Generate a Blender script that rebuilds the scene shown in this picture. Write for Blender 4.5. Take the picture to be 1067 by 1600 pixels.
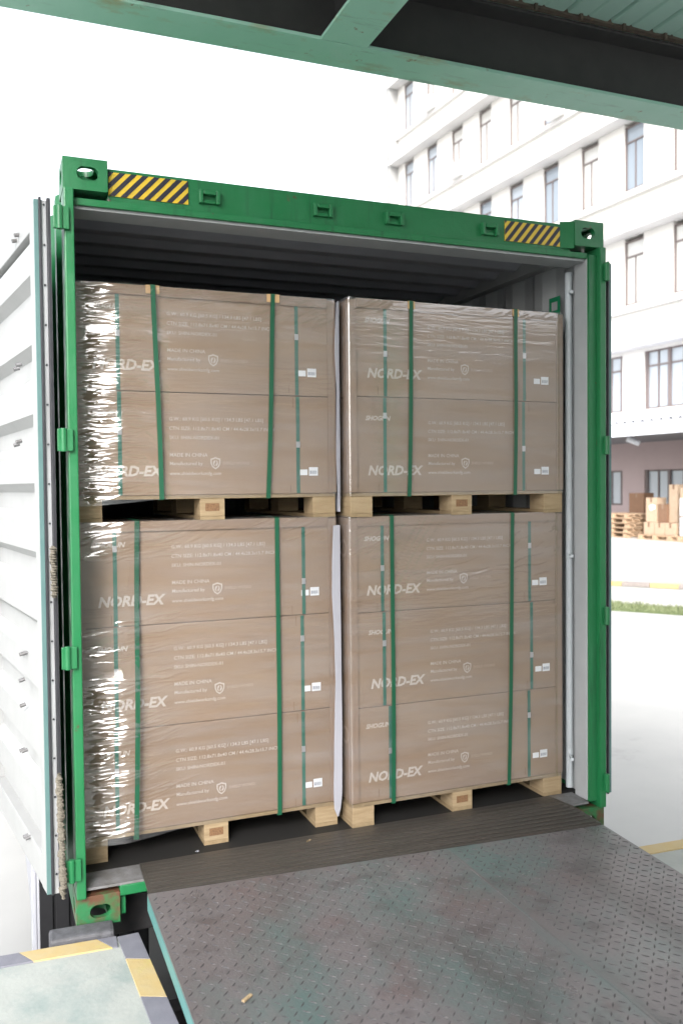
import bpy, bmesh, math, random
import numpy as np
from mathutils import Vector, Matrix
random.seed(7); rng = np.random.default_rng(7)
S = bpy.context.scene
for o_ in list(bpy.data.objects): bpy.data.objects.remove(o_)
COL = S.collection

# ------------------------------------------------------------------ camera
YAW, PITCH, ROLL = 0.3822676, -0.0300348, -0.0095190
F_ = Vector((math.sin(YAW)*math.cos(PITCH), math.cos(YAW)*math.cos(PITCH), math.sin(PITCH)))
r_ = Vector((math.cos(YAW), -math.sin(YAW), 0)); u_ = r_.cross(F_)
c_, s_ = math.cos(ROLL), math.sin(ROLL)
RT, UP = c_*r_ + s_*u_, -s_*r_ + c_*u_
cam = bpy.data.cameras.new("camera"); camo = bpy.data.objects.new("camera", cam); COL.objects.link(camo)
camo.matrix_world = Matrix(((RT.x, UP.x, -F_.x, -0.2804), (RT.y, UP.y, -F_.y, -3.4200), (RT.z, UP.z, -F_.z, 1.6701), (0, 0, 0, 1)))
cam.sensor_fit = 'VERTICAL'; cam.sensor_height = 36.0; cam.sensor_width = 36.0
cam.lens = 1373.41/1600*36
cam.clip_start = 0.05; cam.clip_end = 5000
cam.dof.use_dof = True; cam.dof.focus_distance = 3.8; cam.dof.aperture_fstop = 2.8
S.camera = camo

# ------------------------------------------------------------------ sky, sun, exposure
SUN_EL, SUN_AZ = math.radians(37), math.radians(-152)     # azimuth measured from +Y towards +X
W = bpy.data.worlds.new("World"); S.world = W; W.use_nodes = True
nt = W.node_tree; nt.nodes.clear()
sky = nt.nodes.new("ShaderNodeTexSky"); sky.sky_type = 'NISHITA'; sky.sun_disc = False
sky.sun_elevation = SUN_EL; sky.sun_rotation = SUN_AZ
sky.air_density = 1.0; sky.dust_density = 4.0; sky.ozone_density = 1.0
tcw = nt.nodes.new("ShaderNodeTexCoord"); sx = nt.nodes.new("ShaderNodeSeparateXYZ"); cx = nt.nodes.new("ShaderNodeCombineXYZ")
mxw = nt.nodes.new("ShaderNodeMath"); mxw.operation = 'MAXIMUM'; mxw.inputs[1].default_value = 0.07      # overcast sky stays pale down to the horizon
nt.links.new(tcw.outputs['Generated'], sx.inputs[0]); nt.links.new(sx.outputs[0], cx.inputs[0]); nt.links.new(sx.outputs[1], cx.inputs[1])
nt.links.new(sx.outputs[2], mxw.inputs[0]); nt.links.new(mxw.outputs[0], cx.inputs[2]); nt.links.new(cx.outputs[0], sky.inputs['Vector'])
hs = nt.nodes.new("ShaderNodeHueSaturation"); hs.inputs['Saturation'].default_value = 0.22
bg = nt.nodes.new("ShaderNodeBackground"); bg.inputs['Strength'].default_value = 0.15
wo = nt.nodes.new("ShaderNodeOutputWorld")
nt.links.new(sky.outputs[0], hs.inputs['Color']); nt.links.new(hs.outputs[0], bg.inputs['Color']); nt.links.new(bg.outputs[0], wo.inputs[0])
sl = bpy.data.lights.new("sun", 'SUN'); sl.energy = 0.5; sl.angle = math.radians(11); sl.color = (1.0, 0.985, 0.965)
so = bpy.data.objects.new("sun", sl); COL.objects.link(so)
sd = Vector((math.sin(SUN_AZ)*math.cos(SUN_EL), math.cos(SUN_AZ)*math.cos(SUN_EL), math.sin(SUN_EL)))
so.rotation_euler = sd.to_track_quat('Z', 'Y').to_euler(); so.location = sd*40
vs = S.view_settings; vs.view_transform = 'Standard'; vs.look = 'None'; vs.gamma = 1; vs.use_curve_mapping = False
vs.exposure = 1.95
try:
    S.cycles.use_denoising = True; S.cycles.max_bounces = 10; S.cycles.transparent_max_bounces = 16
    S.cycles.diffuse_bounces = 5; S.cycles.sample_clamp_indirect = 8
    S.cycles.caustics_reflective = False; S.cycles.caustics_refractive = False
except Exception: pass

# ------------------------------------------------------------------ materials
def rgba(c): return (c[0], c[1], c[2], 1)
def mat(name, base, rough=0.6, metal=0.0, spec=0.5, var=None, scale=(4, 4, 4), nscale=1.0, detail=5, amt=0.5, spots=None, bump=0.0, bscale=40, bstretch=(1, 1, 1), roughvar=0.0, rnd=True, coat=0.0, tone=0.0):
    """base colour mixed to `var` by stretched noise; `spots`=(colour, scale, threshold, stretch) adds patches of wear."""
    m = bpy.data.materials.new(name); m.use_nodes = True; n = m.node_tree; N = n.nodes; L = n.links
    b = N['Principled BSDF']; b.inputs['Roughness'].default_value = rough; b.inputs['Metallic'].default_value = metal
    b.inputs['Specular IOR Level'].default_value = spec; b.inputs['Base Color'].default_value = rgba(base)
    if coat: b.inputs['Coat Weight'].default_value = coat; b.inputs['Coat Roughness'].default_value = 0.15
    tc = N.new('ShaderNodeTexCoord'); vec = tc.outputs['Object']
    if rnd:
        oi = N.new('ShaderNodeObjectInfo'); ad = N.new('ShaderNodeVectorMath'); ad.operation = 'ADD'
        ml = N.new('ShaderNodeMath'); ml.operation = 'MULTIPLY'; ml.inputs[1].default_value = 37.0
        L.new(oi.outputs['Random'], ml.inputs[0]); L.new(vec, ad.inputs[0]); L.new(ml.outputs[0], ad.inputs[1]); vec = ad.outputs[0]
    def noise(sc, stretch, det=5, rg=0.55):
        mp = N.new('ShaderNodeMapping'); mp.inputs['Scale'].default_value = stretch; L.new(vec, mp.inputs[0])
        t = N.new('ShaderNodeTexNoise'); t.inputs['Scale'].default_value = sc; t.inputs['Detail'].default_value = det; t.inputs['Roughness'].default_value = rg
        L.new(mp.outputs[0], t.inputs['Vector']); return t.outputs['Fac']
    def ramp(f, a, b_):
        r = N.new('ShaderNodeMapRange'); r.inputs[1].default_value = a; r.inputs[2].default_value = b_; L.new(f, r.inputs[0]); return r.outputs[0]
    col = None
    if var is not None:
        mx = N.new('ShaderNodeMix'); mx.data_type = 'RGBA'; mx.inputs['A'].default_value = rgba(base); mx.inputs['B'].default_value = rgba(var)
        f = ramp(noise(nscale, scale, detail), 0.5-amt/2, 0.5+amt/2); L.new(f, mx.inputs['Factor']); col = mx.outputs['Result']
    for sp in (spots or []):
        mx = N.new('ShaderNodeMix'); mx.data_type = 'RGBA'; mx.inputs['B'].default_value = rgba(sp[0])
        if col is None: mx.inputs['A'].default_value = rgba(base)
        else: L.new(col, mx.inputs['A'])
        f = ramp(noise(sp[1], sp[3] if len(sp) > 3 else (1, 1, 1), 7, 0.65), sp[2], sp[2]+(sp[4] if len(sp) > 4 else 0.06)); L.new(f, mx.inputs['Factor']); col = mx.outputs['Result']
    if tone and col is not None:
        hv = N.new('ShaderNodeHueSaturation'); mr = N.new('ShaderNodeMapRange'); mr.inputs[3].default_value = 1-tone/2; mr.inputs[4].default_value = 1+tone/2
        L.new(oi.outputs['Random'], mr.inputs[0]); L.new(mr.outputs[0], hv.inputs['Value']); L.new(col, hv.inputs['Color']); col = hv.outputs[0]
    if col is not None: L.new(col, b.inputs['Base Color'])
    if roughvar:
        f = noise(nscale*2, scale); r = N.new('ShaderNodeMapRange'); r.inputs[1].default_value = .3; r.inputs[2].default_value = .7
        r.inputs[3].default_value = max(0, rough-roughvar); r.inputs[4].default_value = min(1, rough+roughvar); L.new(f, r.inputs[0]); L.new(r.outputs[0], b.inputs['Roughness'])
    if bump:
        bp = N.new('ShaderNodeBump'); bp.inputs['Strength'].default_value = bump; bp.inputs['Distance'].default_value = 0.004
        L.new(noise(bscale, bstretch, 4), bp.inputs['Height']); L.new(bp.outputs[0], b.inputs['Normal'])
    return m

M = {}
GREEN = (0.010, 0.132, 0.042)
M['green'] = mat('green_paint', GREEN, .42, var=(0.014, 0.145, 0.052), nscale=1.6, amt=.5, spots=[((0.085, 0.05, 0.03), 13, .665), ((0.03, 0.155, 0.07), 5, .58, (1, 1, .3), .2), ((0.012, 0.075, 0.03), 7, .56, (3, 3, .22), .18), ((0.22, 0.22, 0.2), 34, .735)], bump=.25, bscale=60, roughvar=.12)
M['greenworn'] = mat('green_paint_worn', (0.012, 0.15, 0.045), .5, var=(0.03, 0.11, 0.05), nscale=3, spots=[((0.10, 0.045, 0.025), 6, .47, (1, 1, 1), .12), ((0.30, 0.28, 0.25), 11, .68)], bump=.5, bscale=50)
M['inner'] = mat('grey_interior_paint', (0.36, 0.37, 0.38), .5, var=(0.31, 0.32, 0.33), nscale=2, spots=[((0.22, 0.2, 0.18), 9, .70)], bump=.15)
M['inner_roof'] = mat('grey_roof_paint', (0.40, 0.415, 0.47), .4, var=(0.34, 0.355, 0.41), nscale=1.5)
M['doorwhite'] = mat('white_door_paint', (0.335, 0.338, 0.337), .5, var=(0.30, 0.303, 0.303), nscale=2, spots=[((0.25, 0.255, 0.25), 9, .70), ((0.33, 0.32, 0.30), 3, .62, (1, 1, .3), .2)], bump=.12)
M['dooredge'] = mat('teal_edge_paint', (0.085, 0.165, 0.162), .45, var=(0.11, 0.19, 0.185), nscale=4)
M['rubber'] = mat('black_rubber', (0.018, 0.019, 0.024), .55, var=(0.035, 0.035, 0.04), nscale=6, bump=.4, bscale=30)
M['galv'] = mat('galvanised_strip', (0.55, 0.56, 0.58), .42, metal=.4, var=(0.35, 0.35, 0.36), scale=(4, 4, .8), nscale=4)
M['greysteel'] = mat('grey_painted_tube', (0.50, 0.54, 0.57), .38, var=(0.45, 0.49, 0.52), nscale=3)
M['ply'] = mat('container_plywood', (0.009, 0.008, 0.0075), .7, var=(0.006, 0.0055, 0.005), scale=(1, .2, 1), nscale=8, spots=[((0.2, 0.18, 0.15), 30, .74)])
M['worn'] = mat('worn_threshold_steel', (0.20, 0.20, 0.21), .5, metal=.3, var=(0.11, 0.105, 0.10), nscale=6, spots=[((0.08, 0.05, 0.035), 9, .62)], bump=.5, bscale=70)
M['yellow'] = mat('yellow_sticker', (0.70, 0.47, 0.03), .4, var=(0.52, 0.36, 0.04), nscale=5, spots=[((0.55, 0.52, 0.42), 25, .72)])
M['black'] = mat('black_print', (0.018, 0.018, 0.03), .45, rnd=False)
M['card'] = mat('corrugated_cardboard', (0.274, 0.198, 0.139), .82, spec=.2, tone=.16, var=(0.238, 0.166, 0.118), scale=(.6, .6, 3), nscale=5, amt=.6, spots=[((0.205, 0.141, 0.099), 3, .60, (.5, 1, 2), .15)], bump=.12, bscale=60, bstretch=(.3, 1, 2))
M['cardlight'] = mat('cardboard_edge_board', (0.265, 0.188, 0.136), .8, spec=.2, var=(0.23, 0.16, 0.115), scale=(1, 1, 1), nscale=4)
M['print'] = mat('white_ink', (0.52, 0.475, 0.44), .75, spec=.2, var=(0.39, 0.325, 0.27), nscale=45, amt=.9)
M['printfaint'] = mat('faded_white_ink', (0.36, 0.285, 0.23), .8, spec=.2, var=(0.30, 0.215, 0.158), nscale=50, amt=.6)
M['white'] = mat('white_paper', (0.74, 0.75, 0.78), .6, var=(0.68, 0.69, 0.72), nscale=5)
M['barcode'] = mat('label_ink', (0.16, 0.18, 0.24), .6, rnd=False)
M['foam'] = mat('white_foam', (0.37, 0.37, 0.41), .7, var=(0.33, 0.33, 0.375), scale=(2, 2, .6), nscale=3)
M['strap'] = mat('green_strap', (0.006, 0.066, 0.030), .42, var=(0.008, 0.085, 0.042), scale=(20, 20, 1), nscale=8, bump=.3, bscale=160)
M['band'] = mat('pale_green_band', (0.022, 0.125, 0.085), .45, var=(0.016, 0.095, 0.068), scale=(2, 2, 4), nscale=9)
M['clip'] = mat('steel_seal', (0.6, 0.6, 0.62), .3, metal=.7, rnd=False)
M['wood'] = mat('pine_block', (0.335, 0.255, 0.158), .8, spec=.2, var=(0.24, 0.17, 0.098), scale=(2, 2, 14), nscale=5, amt=.5, spots=[((0.2, 0.12, 0.06), 10, .72)], bump=.3, bscale=60, bstretch=(.6, .6, 4))
M['board'] = mat('pine_board', (0.30, 0.225, 0.135), .8, spec=.2, var=(0.21, 0.15, 0.085), scale=(6, .8, 8), nscale=4, amt=.5, bump=.3)
M['stamp'] = mat('burnt_stamp', (0.09, 0.045, 0.022), .8, var=(0.24, 0.13, 0.06), nscale=70, amt=.3)
M['teal'] = mat('teal_girder_paint', (0.33, 0.58, 0.475), .5, var=(0.38, 0.62, 0.52), nscale=1.5, spots=[((0.36, 0.38, 0.24), 2.6, .555, (1, 2, 1), .14), ((0.24, 0.15, 0.09), 11, .64), ((0.22, 0.30, 0.26), 5, .58, (.5, 3, 1), .2), ((0.46, 0.62, 0.56), 4, .63, (1, 1, 1), .2)], bump=.2, bscale=25)
M['webshade'] = mat('shaded_girder_web_paint', (0.052, 0.049, 0.049), .65, var=(0.038, 0.036, 0.037), nscale=2, spots=[((0.05, 0.036, 0.026), 6, .66)])  # shade on the girder web painted in as near-black, plus rust spots
M['deckroof'] = mat('pale_green_roof_sheet', (0.42, 0.60, 0.53), .45, var=(0.37, 0.55, 0.485), scale=(1, .3, 1), nscale=3)
M['rust'] = mat('rusty_flashing', (0.13, 0.10, 0.075), .75, var=(0.08, 0.06, 0.05), nscale=12, spots=[((0.24, 0.15, 0.09), 20, .62)])
M['plate'] = mat('painted_tread_plate', (0.104, 0.094, 0.097), .38, metal=.25, spec=.6, var=(0.148, 0.136, 0.143), scale=(1, .8, 1), nscale=2.2, detail=9, amt=.45,
    spots=[((0.084, 0.126, 0.124), 2.3, .46, (1, .6, 1), .20), ((0.118, 0.083, 0.083), 3.1, .56, (1, 1, 1), .22), ((0.058, 0.052, 0.052), 2.2, .54, (2.2, .35, 1), .22), ((0.155, 0.152, 0.155), 5, .60, (3, .25, 1), .2), ((0.048, 0.041, 0.042), 4.5, .54, (1, 1.6, 1), .25), ((0.15, 0.15, 0.16), 9, .63, (.4, 1.5, 1), .2), ((0.08, 0.07, 0.07), 60, .62, (1, 1, 1), .1), ((0.22, 0.24, 0.24), 26, .70)], bump=.35, bscale=90, roughvar=.12)
M['lug'] = mat('shaded_tread_lug', (0.060, 0.055, 0.058), .5, metal=.0, spec=.35, var=(0.04, 0.04, 0.042), nscale=4, rnd=False)  # darker than the plate: shadow sides of the lugs painted in, with dirt
M['lip'] = mat('dark_ground_steel_lip', (0.046, 0.041, 0.036), .42, metal=.3, var=(0.072, 0.065, 0.058), scale=(.5, 18, 1), nscale=5, amt=.6, spots=[((0.075, 0.048, 0.042), 5, .60, (.6, 2, 1), .15), ((0.028, 0.025, 0.022), 3, .58, (.5, 1, 1), .2)], bump=.35, bscale=12, bstretch=(.3, 9, 1))
M['skirt'] = mat('teal_leveller_skirt', (0.075, 0.215, 0.205), .5, var=(0.10, 0.235, 0.225), nscale=3, spots=[((0.12, 0.13, 0.13), 5, .60, (1, 1, 3), .15)])
M['concrete'] = mat('pale_concrete', (0.285, 0.30, 0.288), .75, spec=.3, var=(0.33, 0.345, 0.33), nscale=2.2, spots=[((0.19, 0.24, 0.235), 2.0, .55, (1, 1, 1), .16), ((0.40, 0.40, 0.385), 40, .70), ((0.15, 0.175, 0.175), 12, .66, (1, 1, 1), .1)], bump=.4, bscale=60)
M['yard'] = mat('yard_concrete', (0.37, 0.37, 0.365), .85, spec=.2, var=(0.41, 0.41, 0.40), nscale=.35, spots=[((0.27, 0.27, 0.265), 1.1, .62, (1, 1, 1), .2)], bump=.2, bscale=20)
M['edgeyellow'] = mat('worn_yellow_edge_paint', (0.40, 0.295, 0.125), .65, var=(0.385, 0.31, 0.175), nscale=5, spots=[((0.30, 0.28, 0.24), 18, .70), ((0.40, 0.36, 0.09), 2.0, .60, (1, 1, 1), .1)], bump=.4, bscale=40)
M['edgegrey'] = mat('worn_grey_edge_paint', (0.135, 0.135, 0.165), .6, var=(0.17, 0.17, 0.20), nscale=5, spots=[((0.36, 0.24, 0.22), 16, .68)], bump=.4, bscale=40)
M['dockwall'] = mat('grey_dock_face', (0.22, 0.22, 0.22), .85, var=(0.16, 0.16, 0.165), nscale=2)
M['facade'] = mat('cream_facade_render', (0.68, 0.665, 0.635), .8, spec=.2, var=(0.65, 0.63, 0.60), nscale=.4, rnd=False, spots=[((0.52, 0.505, 0.48), 2.2, .60, (1, 1, .12), .2), ((0.44, 0.43, 0.41), 4, .68, (1, 1, .15), .12)])
M['platform'] = mat('white_washed_concrete', (0.46, 0.455, 0.45), .8, spec=.2, var=(0.40, 0.40, 0.395), scale=(1, 1, .3), nscale=1.2, rnd=False)
M['finshade'] = mat('shaded_fin_render', (0.31, 0.31, 0.305), .8, spec=.2, rnd=False)  # facade render darkened: shade on the fin's near face put into the colour
M['soffit'] = mat('cream_ledge_render', (0.58, 0.57, 0.56), .8, spec=.2, rnd=False)
M['mauve'] = mat('mauve_ground_floor_wall', (0.50, 0.40, 0.395), .8, spec=.2, var=(0.47, 0.375, 0.37), nscale=.7, rnd=False)
M['frame'] = mat('brown_window_frame', (0.15, 0.12, 0.115), .5, rnd=False)
M['whiteroof'] = mat('white_roof_fascia', (0.74, 0.76, 0.82), .5, var=(0.68, 0.7, 0.76), nscale=2, rnd=False)
M['kerbyellow'] = mat('kerb_yellow', (0.50, 0.36, 0.13), .7, var=(0.42, 0.33, 0.17), nscale=5)
M['kerbblack'] = mat('kerb_black', (0.22, 0.19, 0.18), .7, var=(0.30, 0.26, 0.24), nscale=5)
M['carton_brown'] = mat('dark_brown_cardboard', (0.22, 0.125, 0.075), .8, var=(0.18, 0.10, 0.06), nscale=4)
M['carton_tan'] = mat('tan_cardboard', (0.48, 0.36, 0.26), .8, var=(0.42, 0.31, 0.215), nscale=3)
M['palletwood'] = mat('weathered_pallet_wood', (0.50, 0.36, 0.24), .8, var=(0.36, 0.24, 0.15), nscale=4)
M['chassis'] = mat('dark_chassis_paint', (0.03, 0.03, 0.034), .55, var=(0.055, 0.05, 0.05), nscale=5)
M['flap'] = mat('dusty_black_rubber', (0.009, 0.009, 0.011), .6, var=(0.014, 0.014, 0.016), nscale=6)
M['rim'] = mat('grey_wheel_rim', (0.35, 0.35, 0.36), .45, metal=.4, rnd=False)
M['guard'] = mat('grey_side_guard', (0.42, 0.43, 0.47), .45, var=(0.33, 0.33, 0.36), scale=(1, 1, .4), nscale=5)
M['rope'] = mat('frayed_hemp', (0.20, 0.18, 0.145), .95, spec=.1, var=(0.11, 0.10, 0.085), nscale=60, bump=.9, bscale=90)
M['signgreen'] = mat('green_label', (0.01, 0.20, 0.09), .5, rnd=False)
M['acwhite'] = mat('air_conditioner_shell', (0.68, 0.68, 0.68), .5, rnd=False)
M['bumper'] = mat('scuffed_bumper_rubber', (0.055, 0.055, 0.062), .7, var=(0.10, 0.10, 0.112), nscale=9, spots=[((0.34, 0.34, 0.36), 22, .64, (1, .25, 1)), ((0.3, 0.14, 0.08), 6, .68)], bump=.8, bscale=60)

def glass_mat(c=(0.34, 0.38, 0.42, 1)):
    m = bpy.data.materials.new('window_glass'); m.use_nodes = True; b = m.node_tree.nodes['Principled BSDF']
    b.inputs['Base Color'].default_value = c; b.inputs['Roughness'].default_value = 0.06
    b.inputs['Specular IOR Level'].default_value = 1.0; b.inputs['IOR'].default_value = 1.8
    return m
M['glass'] = glass_mat(); M['glass2'] = glass_mat((.20, .24, .28, 1)); M['glass3'] = glass_mat((.48, .47, .44, 1))

def grass_mat():
    return mat('grass_blades', (0.15, 0.185, 0.085), .7, var=(0.22, 0.245, 0.13), nscale=8, rnd=False)
M['grass'] = grass_mat()

def wrap_mat():
    """clear stretch film: mostly see-through, a sharp layered reflection, a little milky haze"""
    m = bpy.data.materials.new('clear_stretch_film'); m.use_nodes = True; n = m.node_tree; N = n.nodes; L = n.links
    N.remove(N['Principled BSDF']); out = N['Material Output']
    tc = N.new('ShaderNodeTexCoord')
    def noise(sc, st, det=4):
        mp = N.new('ShaderNodeMapping'); mp.inputs['Scale'].default_value = st; L.new(tc.outputs['Object'], mp.inputs[0])
        t = N.new('ShaderNodeTexNoise'); t.inputs['Scale'].default_value = sc; t.inputs['Detail'].default_value = det; L.new(mp.outputs[0], t.inputs['Vector']); return t.outputs['Fac']
    bp = N.new('ShaderNodeBump'); bp.inputs['Strength'].default_value = .20; bp.inputs['Distance'].default_value = .003
    L.new(noise(22, (.35, .6, 3.2), 3), bp.inputs['Height'])
    fr = N.new('ShaderNodeFresnel'); fr.inputs['IOR'].default_value = 1.5; L.new(bp.outputs[0], fr.inputs['Normal'])
    mu = N.new('ShaderNodeMath'); mu.operation = 'MULTIPLY'; mu.inputs[1].default_value = 2.9; mu.use_clamp = True; L.new(fr.outputs[0], mu.inputs[0])
    tr = N.new('ShaderNodeBsdfTransparent'); tr.inputs[0].default_value = (.985, .985, .985, 1)
    df = N.new('ShaderNodeBsdfDiffuse'); df.inputs[0].default_value = (.50, .50, .53, 1)
    hz = N.new('ShaderNodeMapRange'); hz.inputs[1].default_value = .35; hz.inputs[2].default_value = .8; hz.inputs[3].default_value = 0.0; hz.inputs[4].default_value = .17
    L.new(noise(5, (.45, 1, 3.5), 6), hz.inputs[0])
    m1 = N.new('ShaderNodeMixShader'); L.new(hz.outputs[0], m1.inputs[0]); L.new(tr.outputs[0], m1.inputs[1]); L.new(df.outputs[0], m1.inputs[2])
    gl = N.new('ShaderNodeBsdfGlossy'); gl.inputs['Roughness'].default_value = .05; gl.inputs[0].default_value = (1, 1, 1, 1); L.new(bp.outputs[0], gl.inputs['Normal'])
    mn = N.new('ShaderNodeMath'); mn.operation = 'MINIMUM'; mn.inputs[1].default_value = .19; L.new(mu.outputs[0], mn.inputs[0])
    m2 = N.new('ShaderNodeMixShader'); L.new(mn.outputs[0], m2.inputs[0]); L.new(m1.outputs[0], m2.inputs[1]); L.new(gl.outputs[0], m2.inputs[2])
    L.new(m2.outputs[0], out.inputs[0])
    return m
M['wrap'] = wrap_mat()

# ------------------------------------------------------------------ builders
def link(o, parent=None):
    COL.objects.link(o)
    if parent is not None: o.parent = parent
    return o
def thing(name, label, cat, loc=(0, 0, 0), rz=0.0, group=None):
    o = bpy.data.objects.new(name, None); o.empty_display_size = .1; o.location = loc; o.rotation_euler = (0, 0, rz)
    o['label'] = label; o['category'] = cat
    if group: o['group'] = group
    return link(o)
def tag(o, label, cat, group=None):
    o['label'] = label; o['category'] = cat
    if group: o['group'] = group
    return o
def structure(o): o['kind'] = 'structure'; return o
class MB:
    def __init__(s): s.v = []; s.f = []
    def box(s, a, b):
        (x0, y0, z0), (x1, y1, z1) = a, b; n = len(s.v)
        s.v += [(x0, y0, z0), (x1, y0, z0), (x1, y1, z0), (x0, y1, z0), (x0, y0, z1), (x1, y0, z1), (x1, y1, z1), (x0, y1, z1)]
        s.f += [tuple(n+i for i in q) for q in ((0, 3, 2, 1), (4, 5, 6, 7), (0, 1, 5, 4), (1, 2, 6, 5), (2, 3, 7, 6), (3, 0, 4, 7))]; return s
    def obox(s, p, q, w, h, up=(0, 0, 1)):
        """bar from p to q with width w, height h"""
        p, q = Vector(p), Vector(q); d = (q-p).normalized(); r = d.cross(Vector(up)).normalized(); u = r.cross(d); n = len(s.v)
        for base in (p, q):
            for a, b in ((-1, -1), (1, -1), (1, 1), (-1, 1)): s.v.append(tuple(base+r*(a*w/2)+u*(b*h/2)))
        s.f += [tuple(n+i for i in t) for t in ((0, 1, 2, 3), (7, 6, 5, 4), (0, 4, 5, 1), (1, 5, 6, 2), (2, 6, 7, 3), (3, 7, 4, 0))]; return s
    def prism(s, pts, z0, z1):
        n = len(s.v); k = len(pts)
        s.v += [(p[0], p[1], z0) for p in pts]+[(p[0], p[1], z1) for p in pts]
        s.f += [tuple(n+k-1-i for i in range(k)), tuple(n+k+i for i in range(k))]
        s.f += [(n+i, n+(i+1) % k, n+k+(i+1) % k, n+k+i) for i in range(k)]; return s
    def poly(s, pts): n = len(s.v); s.v += [tuple(p) for p in pts]; s.f.append(tuple(range(n, n+len(pts)))); return s
    def tube(s, p, q, r, seg=12, r2=None):
        p, q = Vector(p), Vector(q); d = (q-p).normalized(); a = d.orthogonal().normalized(); b = d.cross(a); n = len(s.v); r2 = r if r2 is None else r2
        for base, rr in ((p, r), (q, r2)):
            for i in range(seg): t = 2*math.pi*i/seg; s.v.append(tuple(base+a*(rr*math.cos(t))+b*(rr*math.sin(t))))
        s.f += [(n+i, n+(i+1) % seg, n+seg+(i+1) % seg, n+seg+i) for i in range(seg)]
        s.f += [tuple(n+seg-1-i for i in range(seg)), tuple(n+seg+i for i in range(seg))]; return s
    def strip(s, prof, e0, e1, axis):
        """open profile (list of (a,b)) extruded along an axis; 'z': (x,y) prof, 'x': (y,z) prof, 'y': (x,z) prof"""
        n = len(s.v); k = len(prof)
        def P(a, b, e): return {'z': (a, b, e), 'x': (e, a, b), 'y': (a, e, b)}[axis]
        s.v += [P(a, b, e0) for a, b in prof]+[P(a, b, e1) for a, b in prof]
        s.f += [(n+i, n+i+1, n+k+i+1, n+k+i) for i in range(k-1)]; return s
    def mesh(s, name):
        m = bpy.data.meshes.new(name); m.from_pydata(s.v, [], s.f)
        bm = bmesh.new(); bm.from_mesh(m); bmesh.ops.recalc_face_normals(bm, faces=bm.faces); bm.to_mesh(m); bm.free(); return m
    def obj(s, name, m, parent=None, bevel=0, smooth=False, seg=2):
        return mobj(name, s.mesh(name), m, parent, bevel, smooth, seg)
def mobj(name, me, m, parent=None, bevel=0, smooth=False, seg=2):
    o = bpy.data.objects.new(name, me)
    if m is not None and not me.materials: me.materials.append(m)
    link(o, parent)
    if bevel:
        bm = bmesh.new(); bm.from_mesh(me)
        ed = [e for e in bm.edges if len(e.link_faces) == 2 and e.calc_face_angle(0) > .5]
        bmesh.ops.bevel(bm, geom=ed, offset=bevel, segments=seg, affect='EDGES', profile=.6, clamp_overlap=True); bm.to_mesh(me); bm.free()
    if smooth:
        for p in me.polygons: p.use_smooth = True
    return o
def again(src, parent, loc=None, rot=None):
    c = src.copy(); COL.objects.link(c); c.parent = parent
    if loc is not None: c.location = loc
    if rot is not None: c.rotation_euler = rot
    return c
_txt = {}
def text_mesh(txt, size, shear=0.0, bold=0.0, align='LEFT'):
    k = (txt, size, shear, bold, align)
    if k in _txt: return _txt[k]
    cu = bpy.data.curves.new('lettering', 'FONT'); cu.body = txt; cu.size = size; cu.shear = shear; cu.offset = bold; cu.align_x = align; cu.resolution_u = 2
    o = bpy.data.objects.new('lettering', cu); COL.objects.link(o)
    dg = bpy.context.evaluated_depsgraph_get(); me = bpy.data.meshes.new_from_object(o.evaluated_get(dg)); me.name = 'lettering'
    bpy.data.objects.remove(o); bpy.data.curves.remove(cu); me.materials.clear(); _txt[k] = me; return me
def lettering(txt, size, x, y, z, m, parent, shear=0.0, bold=0.0, rz=0.0, name='lettering', align='LEFT'):
    me = text_mesh(txt, size, shear, bold, align)
    if not me.materials: me.materials.append(m)
    o = bpy.data.objects.new(name, me); link(o, parent); o.location = (x, y, z); o.rotation_euler = (math.pi/2, 0, rz); return o
def boolean(me, cutters):
    o = bpy.data.objects.new('tmp', me); COL.objects.link(o); cs = []
    for cme in cutters:
        c = bpy.data.objects.new('tmp_cut', cme); COL.objects.link(c); cs.append(c)
        md = o.modifiers.new('b', 'BOOLEAN'); md.operation = 'DIFFERENCE'; md.object = c; md.solver = 'EXACT'
    bpy.context.view_layer.update()
    dg = bpy.context.evaluated_depsgraph_get(); r = bpy.data.meshes.new_from_object(o.evaluated_get(dg))
    for c in cs: bpy.data.objects.remove(c)
    bpy.data.objects.remove(o); return r

# ================================================================== SETTING
ZG = -1.30
g = MB(); g.poly([(-1500, -1500, ZG), (1500, -1500, ZG), (1500, 1500, ZG), (-1500, 1500, ZG)])
structure(g.obj('yard_ground', M['yard']))

# loading dock: pit-sided slabs round the leveller
def fy(x): return -.125-.05*(x-.207)
dock = structure(bpy.data.objects.new('dock_platform', None)); link(dock)
LS = [(-8, fy(-8)), (.207, fy(.207)), (.245, -.95), (.30, -3.0), (-8, -3.0)]
MB().prism(LS, ZG, 0).obj('slab', M['concrete'], dock, bevel=.006)
RS = [(2.40, fy(2.40)), (10, fy(10)), (10, -3.0), (2.40, -3.0)]
MB().prism(RS, ZG, 0).obj('slab', M['concrete'], dock, bevel=.006)
MB().prism([(-8, -3.003), (10, -3.003), (10, -9), (-8, -9)], ZG, 0).obj('slab', M['concrete'], dock)
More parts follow.
